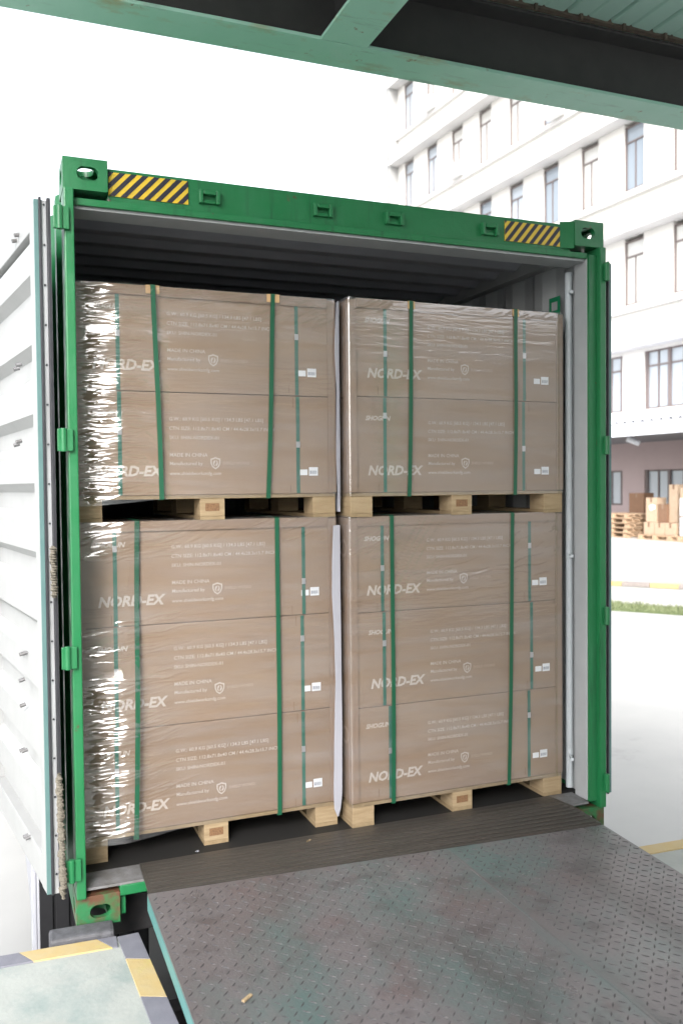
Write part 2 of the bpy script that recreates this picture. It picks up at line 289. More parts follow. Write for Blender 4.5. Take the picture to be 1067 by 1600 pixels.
# painted steel edge strips, 4 mm proud of the slab, alternating yellow and grey
def edge_piece(pts, m): MB().prism(pts, -.05, .006).obj('edge_strip', m, dock, bevel=.0015)
def band_pt(p, q, t, w):   # point t metres along p->q, offset w to the left of travel
    p, q = Vector(p), Vector(q); d = (q-p).normalized(); nn = Vector((-d.y, d.x)); r = p+d*t+nn*w; return (r.x, r.y)
CORN = (.209, fy(.209)+.003)
def run(p, q, segs, w, skew=.05):
    t = 0
    for ln, m in segs:
        e0 = 0 if t == 0 else skew
        edge_piece([band_pt(p, q, t, 0), band_pt(p, q, t+ln-.0015, 0), band_pt(p, q, t+ln+skew-.0015, w), band_pt(p, q, t+e0, w)], m); t += ln
run((.131, fy(.131)+.003), (-8, fy(-8)+.003), [(.07, M['edgegrey']), (.27, M['edgeyellow'])]+[(.28, M['edgegrey']), (.28, M['edgeyellow'])]*6, .078, -.05)
run((.211, fy(.21)+.003), (.247, -.95), [(.205, M['edgegrey']), (.255, M['edgeyellow']), (.27, M['edgegrey'])], -.078, -.04)
run((2.398, fy(2.398)+.003), (10, fy(10)+.003), [(.45, M['edgeyellow'])]+[(.3, M['edgegrey']), (.3, M['edgeyellow'])]*5, -.078, .04)

# yard pad, kerb and grass beyond
K0, K1 = Vector((9.8, 19.87)), Vector((19.8, 5.76)); KD = (K1-K0).normalized(); KN = Vector((-KD.y, KD.x)) # KN points to the pad
pad = MB().prism([(K0.x, K0.y), (K1.x, K1.y), (40, 3), (40, 60), (6, 60)], ZG, -.85).obj('raised_yard_pad', M['yard']); structure(pad)
kerb = thing('painted_kerb', 'yellow and black painted kerb along the raised yard edge', 'kerb', (K0.x, K0.y, -.85))
L_ = (K1-K0).length; nk = 26; kl = L_/nk
for i in range(nk):
    a = KD*(i*kl+.004)-KN*.02; b = KD*((i+1)*kl-.004)-KN*.02
    MB().prism([(a.x, a.y), (b.x, b.y), (b.x+KN.x*.22, b.y+KN.y*.22), (a.x+KN.x*.22, a.y+KN.y*.22)], .002, .10).obj('kerb_stone', M['kerbyellow'] if i % 2 == 0 else M['kerbblack'], kerb, bevel=.01)
# grass strip: many small blades on a low bed
gb = MB()
for i in range(9000):
    t = rng.random()*L_; w = rng.random()*1.15; p = K0+KD*t-KN*(.04+w); h = .05+.09*rng.random()*(1.2-w*.6); a = rng.random()*6.28; lx, ly = math.cos(a)*.022, math.sin(a)*.022
    tx, ty = rng.normal(0, .03), rng.normal(0, .03)
    gb.poly([(p.x-lx, p.y-ly, ZG), (p.x+lx, p.y+ly, ZG), (p.x+tx, p.y+ty, ZG+h)])
gm = bpy.data.meshes.new('grass_strip'); gm.from_pydata(gb.v, [], gb.f); gm.materials.append(M['grass'])
go = link(bpy.data.objects.new('grass_strip', gm)); go['kind'] = 'stuff'
bed = [K0-KN*.03, K1-KN*.03, K1-KN*1.18, K0-KN*1.18]
structure(MB().prism([(p.x, p.y) for p in bed], ZG+.002, ZG+.03).obj('grass_bed', mat('mossy_soil', (0.07, 0.11, 0.035), .9, var=(0.12, 0.15, 0.06), nscale=3)))

# ================================================================== OFFICE BUILDING (frame: x along facade, y outward, z up)
BTH = math.radians(90+2.87)
BO = (17.685, 18.636, 0)
bld = thing('office_building', 'cream office building with ledges and narrow windows, mauve ground floor', 'building', BO, BTH)
S0, S1 = -26.0, 13.75
ledges = [6.79, 10.2, 13.6, 17.0, 20.4, 23.8]
# core set back behind the windows
w = MB(); w.box((S0, -14, -.85), (S1-.02, -.32, 24.5)); w.obj('wall', M['facade'], bld)
rev = [-20.0+1.94*i for i in range(0, 18)]
rev = [-.41+1.94*k for k in range(-12, 8)]            # far-side jamb of each narrow window
win_proto = None
for fi in range(1, 6):
    zt = ledges[fi]-1.25 if fi else 0
    z0, z1 = ledges[fi-1]+.22, ledges[fi-1]+2.14
    pier = MB()
    prev = S0
    for s in rev:
        a, b = s-.80, s
        if b > S1-.2: continue
        pier.box((prev, -.30, z0-.22), (a, 0, z1+.1)); prev = b
    pier.box((prev, -.30, z0-.22), (S1, 0, z1+.1)); pier.obj('wall_pier', M['facade'], bld)
    MB().box((S0, -.30, z1+.103), (S1, .002, ledges[fi]-.02)).obj('spandrel', M['facade'], bld)
    for s in rev:
        if s > S1-.2 or s < -11: continue
        if win_proto is None:
            fm = MB(); fm.box((-.80, -.10, 0), (-.745, -.05, 1.92)).box((-.045, -.10, 0), (0, -.03, 1.92)).box((-.745, -.10, 1.87), (-.045, -.05, 1.92)).box((-.745, -.10, 0), (-.045, -.05, .05)).box((-.745, -.10, 1.42), (-.045, -.05, 1.47)).box((-.42, -.10, .05), (-.385, -.055, 1.42))
            win_proto = fm.obj('window', M['frame'], bld); win_proto.location = (s, 0, z0)
            pm = MB(); pm.box((-.745, -.09, .05), (-.045, -.08, 1.87)); pane0 = pm.obj('pane', M['glass'], win_proto); sill0 = MB().box((-.797, -.298, -.22), (-.003, -.005, -.001)).obj('sill', M['facade'], win_proto)
        else:
            o = again(win_proto, bld, (s, 0, z0)); pc_ = again(pane0, o); again(sill0, o)
            pc_.material_slots[0].link = 'OBJECT'; pc_.material_slots[0].material = (M['glass'], M['glass2'], M['glass3'], M['glass'])[int(rng.random()*4)]
# eyebrow slabs and string courses
for zl in ledges:
    MB().box((S0, -.05, zl-.02), (S1+.05, .14, zl+.09)).obj('ledge', M['soffit'], bld, bevel=.015)
for fi in (1, 2, 3, 4, 5):
    zb = ledges[fi]-1.16
    MB().box((S0, .003, zb), (S1+.10, .50, zb+.16)).obj('sun_ledge', M['soffit'], bld, bevel=.015)
zb = ledges[0]-1.16
MB().box((S0, .003, zb), (S1+.10, .50, zb+.16)).obj('sun_ledge', M['soffit'], bld, bevel=.015)
MB().box((S1+.003, -6, -.85), (S1+.35, .44, 24.5)).obj('end_fin', M['finshade'], bld)
# first floor: wide windows with mullions; ground floor: mauve wall with wide windows
for (z0, z1, floor_z, top_z, wm) in ((3.83, 5.54, 3.30, 6.765, M['facade']), (.99, 2.05, -.85, 3.29, M['mauve'])):
    pr = MB(); opens = [(-1.24-2.97+3.88*k, -1.24+3.88*k) for k in range(-5, 4)]
    prev = S0
    for a, b in opens:
        pr.box((prev, -.30, floor_z), (a, 0, top_z)); pr.box((a, -.30, z1), (b, -.001, top_z)); pr.box((a, -.30, floor_z), (b, -.001, z0)); prev = b
    pr.box((prev, -.30, floor_z), (S1, 0, top_z)); pr.obj('wall', wm, bld)
    H_ = z1-z0; wp = None
    for a, b in opens:
        if a < -14: continue
        if wp is None:
            Wd = b-a; fm = MB()
            for x, t in ((0, .12), (.52, .05), (1.02, .10), (1.50, .05), (1.99, .10), (2.45, .05), (2.87, .10)): fm.box((x, -.12, 0), (x+t, -.03 if t > .06 else -.06, H_))
            fm.box((.001, -.119, H_-.05), (Wd-.001, -.06, H_-.001)); fm.box((.001, -.119, .001), (Wd-.001, -.06, .05))
            if H_ > 1.5: fm.box((.002, -.118, H_-.47), (Wd-.002, -.062, H_-.42))
            wp = fm.obj('window', M['frame'], bld); wp.location = (a, 0, z0)
            pm = MB(); pm.box((.01, -.10, .01), (Wd-.01, -.09, H_-.01)); pn = pm.obj('pane', M['glass'], wp)
        else:
            o = again(wp, bld, (a, 0, z0)); again(pn, o)
# loading platform at the foot of the building
structure(MB().box((S0, .004, -1.2), (S1, 3.0, .24)).obj('far_dock_platform', M['platform'])).matrix_world = Matrix.Translation(BO) @ Matrix.Rotation(BTH, 4, 'Z')
can = thing('far_canopy', 'low white corrugated canopy over the far loading platform', 'canopy', BO, BTH)
pf = []
x = S0
while x < S1: pf += [(x, 3.42), (x+.10, 3.42), (x+.14, 3.47), (x+.22, 3.47), (x+.26, 3.42)]; x += .30
rs = MB()
n0 = len(pf)
rs.v += [(a, .06, b+.12) for a, b in pf]+[(a, 3.5, b-.26) for a, b in pf]; rs.f += [(i, i+1, n0+i+1, n0+i) for i in range(n0-1)]
rs.obj('roof_sheet', M['whiteroof'], can)
MB().box((S0, 3.36, 2.83), (S1, 3.44, 3.15)).obj('fascia', M['whiteroof'], can)
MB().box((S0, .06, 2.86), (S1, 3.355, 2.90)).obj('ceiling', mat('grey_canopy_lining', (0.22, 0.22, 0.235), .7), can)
for s in (-20, -14, -8.2, 2, 8, 13.4): MB().box((s-.1, 2.7, .242), (s+.1, 2.9, 2.858)).obj('post', M['whiteroof'], can)
def onb(name, label, cat, s, off, z, rz=0.0, group=None):
    p = Matrix.Translation(BO) @ Matrix.Rotation(BTH, 4, 'Z') @ Vector((s, off, z)); return thing(name, label, cat, p, BTH+rz, group)
fl = onb('flood_light', 'white flood light hanging under the far canopy edge', 'light fitting', -3.55, 2.6, 2.857)
MB().tube((0, 0, 0), (0, 0, -.07), .02).obj('bracket', M['frame'], fl)
MB().tube((.10, .10, -.03), (-.12, -.12, -.17), .09, 14, .075).obj('housing', M['whiteroof'], fl, bevel=.012)
# air conditioner units on the facade
ac_l = ['white air conditioner below the upper ledge near the building corner', 'white air conditioner on the ledge above the green hazard sticker', 'white air conditioner on the ledge just under the girder, nearest of three']
acp = None
for i, (s, z) in enumerate(((10.62, 17.12), (8.55, 13.72), (2.47, 13.72))):
    t = onb('air_conditioner', ac_l[i], 'air conditioner', s, .14, z, 0, 'air conditioners on the office facade')
    if acp is None:
        a1 = MB().box((-.36, .02, 0), (.36, .30, .48)).obj('shell', M['acwhite'], t, bevel=.02)
        fm = MB()
        for r in (.10, .20):
            for k in range(20):
                q0, q1 = 2*math.pi*k/20, 2*math.pi*(k+1)/20
                fm.obox((-.12+r*math.cos(q0), .307, .24+r*math.sin(q0)), (-.12+r*math.cos(q1), .307, .24+r*math.sin(q1)), .010, .012, (0, 1, 0))
        a2 = fm.obj('fan_grille', M['frame'], t); a3 = MB().tube((.40, .06, .05), (.40, .06, .8), .02).obj('pipe', M['acwhite'], t); acp = 1
    else:
        for a in (a1, a2, a3): again(a, t)

# goods on the far platform
ZP = .242
def pallet_far(label, s, off, z, rz=0.0):
    t = onb('wooden_pallet', label, 'pallet', s, off, z, rz, 'pallets on the far loading platform')
    global _pf
    try: src = _pf
    except NameError:
        _pf = src = [MB().box((-.6, -.5+.2*k, .10), (.6, -.5+.2*k+.13, .122)).obj('deck_board', M['palletwood'], t) for k in range(5)]
        for k in (-.53, -.05, .43): src.append(MB().box((k, -.5, .022), (k+.1, .5, .10)).obj('stringer', M['palletwood'], t))
        for k in (-.5, -.07, .38): src.append(MB().box((-.6, k, 0), (.6, k+.12, .0205)).obj('bottom_board', M['palletwood'], t))
        return t
    for o in src: again(o, t)
    return t
labs = ['weathered wooden pallet lowest in the stack beside the far mauve wall', 'weathered wooden pallet second from the bottom beside the far mauve wall', 'weathered wooden pallet third up in the stack by the far mauve wall', 'weathered wooden pallet fourth up, carrying a leaning pallet', 'weathered wooden pallet topmost of the stack beside the far mauve wall']
for i, lb in enumerate(labs): pallet_far(lb, -3.0+.02*(i % 2), 2.3, ZP+i*.124, .03*(i % 3-1))
pallet_far('low wooden pallet under the tan cartons at the platform edge', -4.6, 2.42, ZP-.0, 0)
pallet_far('low wooden pallet at the right frame edge under the white parcel', -5.9, 2.42, ZP, 0)
def carton_far(label, s, off, z, w, d, h, m, rz=0.0):
    t = onb('cardboard_box', label, 'box', s, off, z, rz, 'cartons on the far loading platform')
    MB().box((-w/2, -d/2, 0), (w/2, d/2, h)).obj('carton', m, t, bevel=.008)
    MB().box((-.03, -d/2-.002, h-.12), (.03, d/2+.002, h+.002)).obj('tape', M['carton_brown'] if m is M['carton_tan'] else M['cardlight'], t)
    return t
PB = ZP+.123
carton_far('small tan carton at the left of the row under the tall boxes', -4.16, 2.45, PB, .34, .4, .30, M['carton_tan'])
carton_far('small tan carton in the middle of the row under the tall boxes', -4.52, 2.45, PB, .34, .4, .30, M['carton_tan'])
carton_far('small tan carton at the right of the row, next to the stool', -4.88, 2.45, PB, .34, .4, .30, M['carton_tan'])
carton_far('upright pale tan carton with a scrap of white paper', -4.16, 2.40, PB+.304, .34, .36, .62, M['carton_tan'], .05)
carton_far('dark box standing for the shaded side of the upright tan carton', -4.50, 2.36, PB+.304, .30, .34, .46, M['carton_brown'], .02)  # separate dark box in place of the tan carton's shaded side
carton_far('tallest slim tan carton standing behind the dark brown one', -4.80, 2.28, PB+.304, .30, .36, .95, M['carton_tan'], -.04)
carton_far('wide tan carton at the right frame edge behind the white parcel', -5.40, 2.30, PB, .62, .5, 1.18, M['carton_tan'], 0)
carton_far('dark brown carton on end behind the pallet stack', -2.75, 1.55, ZP, .5, .4, 1.15, M['carton_brown'], .1)
t = onb('white_parcel', 'white wrapped parcel leaning on the wide tan carton', 'parcel', -5.42, 2.62, PB)
MB().box((-.24, -.035, 0), (.24, .035, .92)).obj('wrapping', M['white'], t, bevel=.02); MB().box((-.243, -.037, .45), (.243, .037, .49)).obj('tape', M['cardlight'], t)
t = onb('paper_scrap', 'scrap of white paper stuck to the upright tan carton', 'paper', -4.22, 2.592, PB+.64)
MB().poly([(-.1, 0, .0), (.06, .004, -.05), (.12, .002, .07), (.0, .004, .12), (-.11, 0, .09)]).obj('sheet', M['white'], t)

# ================================================================== DOCK CANOPY OVERHEAD
cn = thing('dock_canopy', 'teal steel girder canopy over the loading dock with pale roof sheets', 'canopy', (0, 0, 0))
X0, X1 = -1.30, 4.4
MB().box((X0, .19, 3.60), (X1, .404, 3.616)).obj('bottom_flange', M['teal'], cn, bevel=.003)
MB().box((X0, .291, 3.6165), (X1, .303, 3.9095)).obj('web', M['webshade'], cn)
MB().box((X0, .19, 3.91), (X1, .404, 3.926)).obj('top_flange', M['webshade'], cn, bevel=.003)
for xc in (1.205,):
    MB().box((xc-.109, -6.2, 3.601), (xc+.109, .188, 3.617)).obj('cross_flange', M['teal'], cn, bevel=.003)
    MB().box((xc-.006, -6.2, 3.6175), (xc+.006, .288, 3.9095)).obj('cross_web', M['webshade'], cn)
px = -.74; rp = None; k = 0
while px < X1-.3:
    if rp is None:
        q = MB(); q.strip([(0, .035), (.012, .002), (.024, .0), (.12, .004), (.13, .012), (.14, .004), (.232, .0), (.244, .002), (.2565, .035)], -6.4, .25, 'y')
        rp = q.obj('roof_panel', M['deckroof'], cn); rp.location = (px, 0, 3.935)
    else: again(rp, cn, (px, 0, 3.935))
    px += .257
MB().box((-.74, .155, 3.927), (X1, .189, 3.958)).obj('eaves_flashing', M['rust'], cn)
cl = None; px = -.66
while px < X1-.2:
    if cl is None: cl = MB().box((-.008, .140, 3.905), (.008, .1545, 3.952)).obj('clip', M['rust'], cn); cl.location = (px, 0, 0)
    elif -1 < px < 5: again(cl, cn, (px, 0, 0))
    px += .257
for xp in (-1.15, 4.27):
    MB().box((xp-.1, .20, ZG), (xp+.1, .39, 3.598)).obj('column', M['teal'], cn)
    MB().box((xp-.1, -6.15, .002), (xp+.1, -5.95, 3.598)).obj('column', M['teal'], cn)
wh = thing('added_bounce_wall', 'unseen pale wall added behind the dock to bounce light, with a grey shutter', 'wall', (.4, -6.6, 0))  # added out of view: bounces light on the cargo, left end open for reflections
MB().box((-1.9, -.2, 0.002), (1.0, 0, 3.93)).box((3.6, -.2, 0.002), (9, 0, 3.93)).box((1.003, -.2, 2.9), (3.597, 0, 3.93)).obj('wall', M['facade'], wh)
MB().box((1.01, -.15, 0.003), (3.59, -.10, 2.895)).obj('shutter', M['galv'], wh)

# ================================================================== CONTAINER
Wc, Hc, Lc = 2.438, 2.896, 12.19
ct = thing('shipping_container', 'green shipping container with open white doors, loaded with wrapped pallets', 'container', (0, 0, 0))
# corner castings
def casting():
    me = MB().box((0, 0, 0), (.162, .178, .118)).mesh('corner_casting')
    def stad(w, h, axis, e0, e1, c):
        b = MB(); pts = []
        for i in range(24):
            a = 2*math.pi*i/24; pts.append((math.copysign(max(0, w/2-h/2), math.cos(a))+h/2*math.cos(a), h/2*math.sin(a)))
        n = len(pts)
        P = {'y': lambda p, e: (c[0]+p[0], e, c[1]+p[1]), 'x': lambda p, e: (e, c[0]+p[0], c[1]+p[1]), 'z': lambda p, e: (c[0]+p[1], c[1]+p[0], e)}[axis]
        b.v = [P(p, e0) for p in pts]+[P(p, e1) for p in pts]
        b.f = [tuple(range(n-1, -1, -1)), tuple(range(n, 2*n))]+[(i, (i+1) % n, n+(i+1) % n, n+i) for i in range(n)]; return b.mesh('cut')
    cav = MB().box((.028, .028, .026), (.142, .15, .098)).mesh('cut')
    return boolean(me, [cav, stad(.079, .051, 'y', -.02, .05, (.089, .062)), stad(.079, .051, 'x', -.02, .05, (.089, .062)), stad(.128, .070, 'z', .08, .2, (.085, .086))])
cme = casting()
def bevel_me(me, w):
    bm = bmesh.new(); bm.from_mesh(me); bmesh.ops.dissolve_limit(bm, angle_limit=.02, verts=bm.verts, edges=bm.edges)
    ed = [e for e in bm.edges if len(e.link_faces) == 2 and e.calc_face_angle(0) > .9 and e.calc_length() > .05]
    bmesh.ops.bevel(bm, geom=ed, offset=w, segments=3, affect='EDGES', profile=.5, clamp_overlap=True); bm.to_mesh(me); bm.free()
bevel_me(cme, .012)
cmr = cme.copy(); bm = bmesh.new(); bm.from_mesh(cmr); bmesh.ops.scale(bm, vec=(-1, 1, 1), verts=bm.verts); bmesh.ops.reverse_faces(bm, faces=bm.faces); bm.to_mesh(cmr); bm.free()
def flipz(me):
    m2 = me.copy(); b = bmesh.new(); b.from_mesh(m2); bmesh.ops.scale(b, vec=(1, 1, -1), verts=b.verts); bmesh.ops.translate(b, vec=(0, 0, .118), verts=b.verts); bmesh.ops.reverse_faces(b, faces=b.faces); b.to_mesh(m2); b.free(); return m2
for me, x, z, m in ((cme, 0, Hc-.118, M['green']), (cmr, Wc, Hc-.118, M['green']), (flipz(cme), 0, 0, M['greenworn']), (flipz(cmr), Wc, 0, M['greenworn'])):
    o = mobj('corner_casting', me, m, ct); o.location = (x, -.003, z)
# posts: set-back inner plate, proud outer strip carrying the hinges, grey inner face
for sgn, xo in ((1, 0), (-1, Wc)):
    f = lambda a: xo+sgn*a
    def bx(a, b, y0, y1, z0, z1): lo, hi = sorted((f(a), f(b))); return ((lo, y0, z0), (hi, y1, z1))
    MB().box(*bx(.001, .036, -.022, .10, .1185, Hc-.1185)).obj('corner_post', M['green'], ct, bevel=.005)
    if sgn > 0: continue
    MB().box(*bx(.0365, .080, .002, .016, .1485, 2.742)).obj('post_plate', M['green'], ct)
    MB().box(*bx(.0365, .082, .0165, .112, .1485, 2.742)).obj('post_lining', M['inner'], ct, bevel=.004)
# header beam, gussets, door sill
MB().box((.1625, .030, 2.744), (2.2755, .11, 2.880)).obj('header', M['green'], ct, bevel=.008)
MB().box((.0375, .012, 2.726), (2.3555, .0295, 2.752)).obj('header_lip', M['green'], ct, bevel=.003)
MB().box((.0375, .0305, 2.716), (2.355, .16, 2.7435)).obj('header_lining', M['inner'], ct)
MB().box((.45, .06, 2.8805), (2.0, .10, 2.888)).obj('header_cap', M['green'], ct)
for sgn, xa in ((1, .1630), (-1, 2.2750)):
    if sgn > 0: continue
    pts = [(xa, .029), (xa, .004), (xa+sgn*.062, .029)]
    MB().prism(pts if sgn > 0 else pts[::-1], Hc-.13, Hc-.008).obj('gusset', M['green'], ct)
MB().box((.1625, 0.0, .098), (2.2755, .12, .138)).obj('sill', M['green'], ct, bevel=.004)
sl_ = MB(); sl_.strip([(.004, .1385), (.006, .147), (.09, .152), (.135, .1525)], .038, 2.354, 'x'); sl_.obj('threshold', M['worn'], ct)
MB().box((.1625, .02, .02), (.185, .10, .0975)).obj('sill_bracket', M['green'], ct)
# walls, roof, floor
def trapez(n, pitch, d, a0):
    pts = []
    for i in range(n):
        y = a0+i*pitch; pts += [(y, 0), (y+pitch*.25, 0), (y+pitch*.5, d), (y+pitch*.75, d)]
    pts.append((a0+n*pitch, 0)); return pts
side = trapez(43, .278, .036, .16)
MB().strip([(2.400+d, y) for y, d in side], .15, 2.80, 'z').obj('side_wall', M['inner'], ct)
MB().strip([(.034-d, y) for y, d in side], .15, 2.80, 'z').obj('side_wall', M['inner'], ct)
MB().strip([(2.4025+d, y) for y, d in side], .15, 2.84, 'z').obj('outer_skin', M['green'], ct)
MB().strip([(.0315-d, y) for y, d in side], .15, 2.84, 'z').obj('outer_skin', M['green'], ct)
MB().strip([(y, z+.003) for y, z in [(y, 2.800+d*.55) for y, d in trapez(57, .209, .045, .165)]], .02, 2.42, 'x').obj('roof_skin', M['green'], ct)
MB().box((2.340, .113, 2.76), (2.399, 12.1, 2.84)).obj('top_rail', M['inner'], ct)
MB().box((.036, .113, 2.76), (.06, 12.1, 2.84)).obj('top_rail', M['inner'], ct)
MB().box((2.4365, .18, .0), (2.4375, 12.1, .155)).obj('bottom_rail', M['green'], ct); MB().box((.0005, .18, .0), (.0015, 12.1, .155)).obj('bottom_rail', M['green'], ct)
roof = [(y, 2.800+d*.55) for y, d in trapez(57, .209, .045, .165)]
MB().strip(roof, .02, 2.42, 'x').obj('roof', M['inner_roof'], ct)
MB().box((.02, 12.1, .12), (2.42, 12.14, 2.82)).obj('front_wall', M['inner'], ct)
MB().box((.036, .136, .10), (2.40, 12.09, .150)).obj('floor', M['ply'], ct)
for i in range(8): MB().box((.05, .35+i*.4, .0), (2.39, .40+i*.4, .098)).obj('cross_member', M['greenworn'], ct)
# lashing tube with hooks by the right jamb
lb = MB().tube((2.377, .185, .16), (2.377, .185, 2.70), .018, 14).obj('lashing_tube', M['greysteel'], ct, smooth=False)
for z in (.32, 1.32, 2.60): MB().tube((2.372, .165, z), (2.352, .128, z-.004), .009, 8).obj('lashing_hook', M['greysteel'], lb)
# green label on the wall inside
st = MB().box((2.3975, .285, 2.52), (2.3995, .375, 2.612)).obj('wall_label', M['signgreen'], ct)
MB().box((2.396, .305, 2.545), (2.397, .352, 2.588)).obj('label_field', M['inner'], st)
# hazard stickers
def hazard(x0, x1, z0, z1, n, tilt):
    b = MB().box((x0, .0262, z0), (x1, .0298, z1)).obj('hazard_sticker', M['yellow'], ct)
    s = MB(); H = z1-z0; p = (x1-x0)/n; wd = p*.52; run_ = tilt
    for k in range(-4, n+1):
        xa = x0+k*p
        poly = [(xa, z0), (xa+wd, z0), (xa+wd+run_, z1), (xa+run_, z1)]
        def clip(pl, lim, keep_gt):
            out = []
            for i in range(len(pl)):
                a, c = pl[i], pl[(i+1) % len(pl)]; ia = (a[0] >= lim) == keep_gt or a[0] == lim; ic = (c[0] >= lim) == keep_gt or c[0] == lim
                if ia: out.append(a)
                if ia != ic: t = (lim-a[0])/(c[0]-a[0]); out.append((lim, a[1]+t*(c[1]-a[1])))
            return out
        poly = clip(poly, x0, True)
        if len(poly) > 2: poly = clip(poly, x1, False)
        if len(poly) > 2: s.poly([(a, .0252, c) for a, c in poly])
    s.obj('black_stripe', M['black'], b)
hazard(.168, .472, 2.776, 2.866, 7, .085)
hazard(1.914, 2.212, 2.772, 2.862, 7, .075)
# cam keepers on the header
ck = None
for x in (.554, 1.031, 1.357, 1.83):
    if ck is None:
        q = MB().box((-.042, .006, -.028), (-.026, .0295, .026)).box((.026, .006, -.028), (.042, .0295, .026)).box((-.0255, .004, .006), (.0255, .0295, .022)).box((-.025, .016, -.026), (.025, .0295, -.012))
        ck = q.obj('cam_keeper', M['green'], ct, bevel=.004); ck.location = (x, 0, 2.812)
    else: again(ck, ct, (x, 0, 2.812))
# hinges
for xh, sg in ((-.004, -1), (2.442, 1)):
    for z in (2.66, 1.848, 1.040, .240):
        a = sorted((xh-sg*.022, xh+sg*(.034 if sg < 0 else .004)))
        MB().box((a[0], -.037, z-.041), (a[1], -.0225, z+.041)).tube((xh+sg*(.012 if sg < 0 else -.010), -.034, z-.043), (xh+sg*(.012 if sg < 0 else -.010), -.034, z+.043), .013, 10).obj('hinge', M['green'], ct, bevel=.003)
# doors: inner face, rails, corrugated panel, edge with gasket lips.  local x = along door away from hinge, y = inner face outward, z up
def door(loc, ang, mirror):
    d = bpy.data.objects.new('door', None); link(d, ct); d.location = loc; d.rotation_euler = (0, 0, ang); sg = -1 if mirror else 1
    Wd, z0, z1 = 1.19, .166, 2.718; T = .058
    def B(a, b): lo = min(sg*a[1], sg*b[1]); hi = max(sg*a[1], sg*b[1]); return ((a[0], lo, a[2]), (b[0], hi, b[2]))
    MB().box(*B((0.004, -T, z0), (.075, 0, z1))).obj('stile', M['doorwhite'], d, bevel=.004)
    MB().box(*B((Wd-.07, -T, z0), (Wd, 0, z1))).obj('stile', M['doorwhite'], d, bevel=.004)
    MB().box(*B((.0755, -T, z0), (Wd-.0705, -.002, z0+.12))).obj('rail', M['doorwhite'], d, bevel=.004)
    MB().box(*B((.0755, -T, z1-.10), (Wd-.0705, -.002, z1))).obj('rail', M['doorwhite'], d, bevel=.004)
    pf = []; z = z0+.1205; zt = z1-.1005; n = 9; p = (zt-z)/n
    for i in range(n):
        zz = z+i*p; pf += [(-.044, zz), (-.044, zz+p*.28), (-.006, zz+p*.42), (-.006, zz+p*.86)]
    pf.append((-.044, zt)); pn = MB(); pn.strip([(sg*a, b) for a, b in pf], .075, Wd-.07, 'x'); pn.obj('door_panel', M['doorwhite'], d)
    MB().box(*B((.075, -T+.001, z0+.1), (Wd-.07, -T+.004, z1-.09))).obj('outer_skin', M['green'], d)
    MB().box(*B((-.006, -.016, z0), (.0035, -.001, z1))).obj('edge_plate', M['dooredge'], d)
    for (a, b, nm, m, ex) in ((-.026, -.0165, 'gasket', M['rubber'], -.012), (-.045, -.0265, 'retaining_strip', M['galv'], -.004), (-.058, -.0455, 'gasket', M['rubber'], -.014)):
        MB().box(*B((ex, a, z0-.004), (.0035, b, z1+.008 if nm == 'gasket' else z1))).obj(nm, m, d, bevel=.002)
    rv = MB()
    for i in range(18): zz = z0+.07+i*.145; rv.tube((-.0075, sg*-.0355, zz), (-.0035, sg*-.0355, zz), .004, 8)
    rv.obj('rivet', M['rubber'], d)
    if not mirror:
        h0 = None
        for zz, x in ((.28, .30), (.62, .34), (1.02, .30), (1.86, .33), (2.16, .30), (2.66, .28), (.80, .36), (.90, .37)):
            for dx in ((0, .05) if zz not in (.80, .90) else (0,)):
                if h0 is None: h0 = MB().tube((0, -.006, 0), (0, .016, -.006), .008, 8).obj('lashing_hook', M['worn'], d); h0.location = (x, 0, zz)
                else: again(h0, d, (x+dx, 0, zz-dx*.2))
    return d
th_ = math.radians(90+8.59)
door((-.106, -.026, 0), th_, False)
door((2.505, .03, 0), math.radians(86.5), True)

# ================================================================== TRAILER UNDER THE CONTAINER
tr = thing('trailer_chassis', 'dark container trailer chassis under the container with rear mud flap', 'trailer', (1.2, 0, ZG))
def tb(a, b): return ((a[0]-1.2, a[1], a[2]-ZG), (b[0]-1.2, b[1], b[2]-ZG))
for x in (.55, 1.75): MB().box(*tb((x, .45, -.30), (x+.14, 11.5, -.003))).obj('frame_rail', M['chassis'], tr, bevel=.006)
MB().box(*tb((.05, .22, -.16), (2.39, .42, -.003))).obj('rear_bolster', M['chassis'], tr, bevel=.008)
MB().box(*tb((.25, .26, -.70), (2.2, .36, -.56))).obj('bumper_bar', M['chassis'], tr, bevel=.008)
for x in (.6, 1.75): MB().box(*tb((x, .27, -.559), (x+.08, .35, -.161))).obj('bumper_hanger', M['chassis'], tr)
for x0 in (-.098, 1.95):
    q = MB()
    for k in range(7): q.box(*tb((x0+.07*k, .722, -1.02), (x0+.07*k+.055, .748, .06)))
    q.box(*tb((x0, .735, -1.02), (x0+.485, .76, .061))); q.obj('mud_flap', M['flap'], tr)
for x0 in (-.05, 1.97):
    for y in (1.45, 2.75, 4.05):
        w_ = MB(); seg = 32; prof = [(-.0, .30), (.0, .47), (.02, .495), (.26, .495), (.28, .47), (.28, .30)]
        n = len(w_.v)
        for i in range(seg):
            a = 2*math.pi*i/seg
            for px_, r in prof: w_.v.append((x0+px_-1.2, y+r*math.cos(a), .5+r*math.sin(a)))
        k = len(prof); w_.f = [(i*k+j, i*k+j+1, ((i+1) % seg)*k+j+1, ((i+1) % seg)*k+j) for i in range(seg) for j in range(k-1)]
        ty = w_.obj('tyre', M['flap'], tr, smooth=True)
        MB().tube((x0+.06-1.2, y, .5), (x0+.2-1.2, y, .5), .30, 24).obj('rim', M['rim'], ty)
MB().box(*tb((-.105, .80, -.62), (-.085, 7.5, -.02))).obj('side_guard', M['guard'], tr, bevel=.006)
MB().box(*tb((-.128, .86, -.80), (-.106, .94, -.04))).obj('guard_post', M['guard'], tr, bevel=.006)

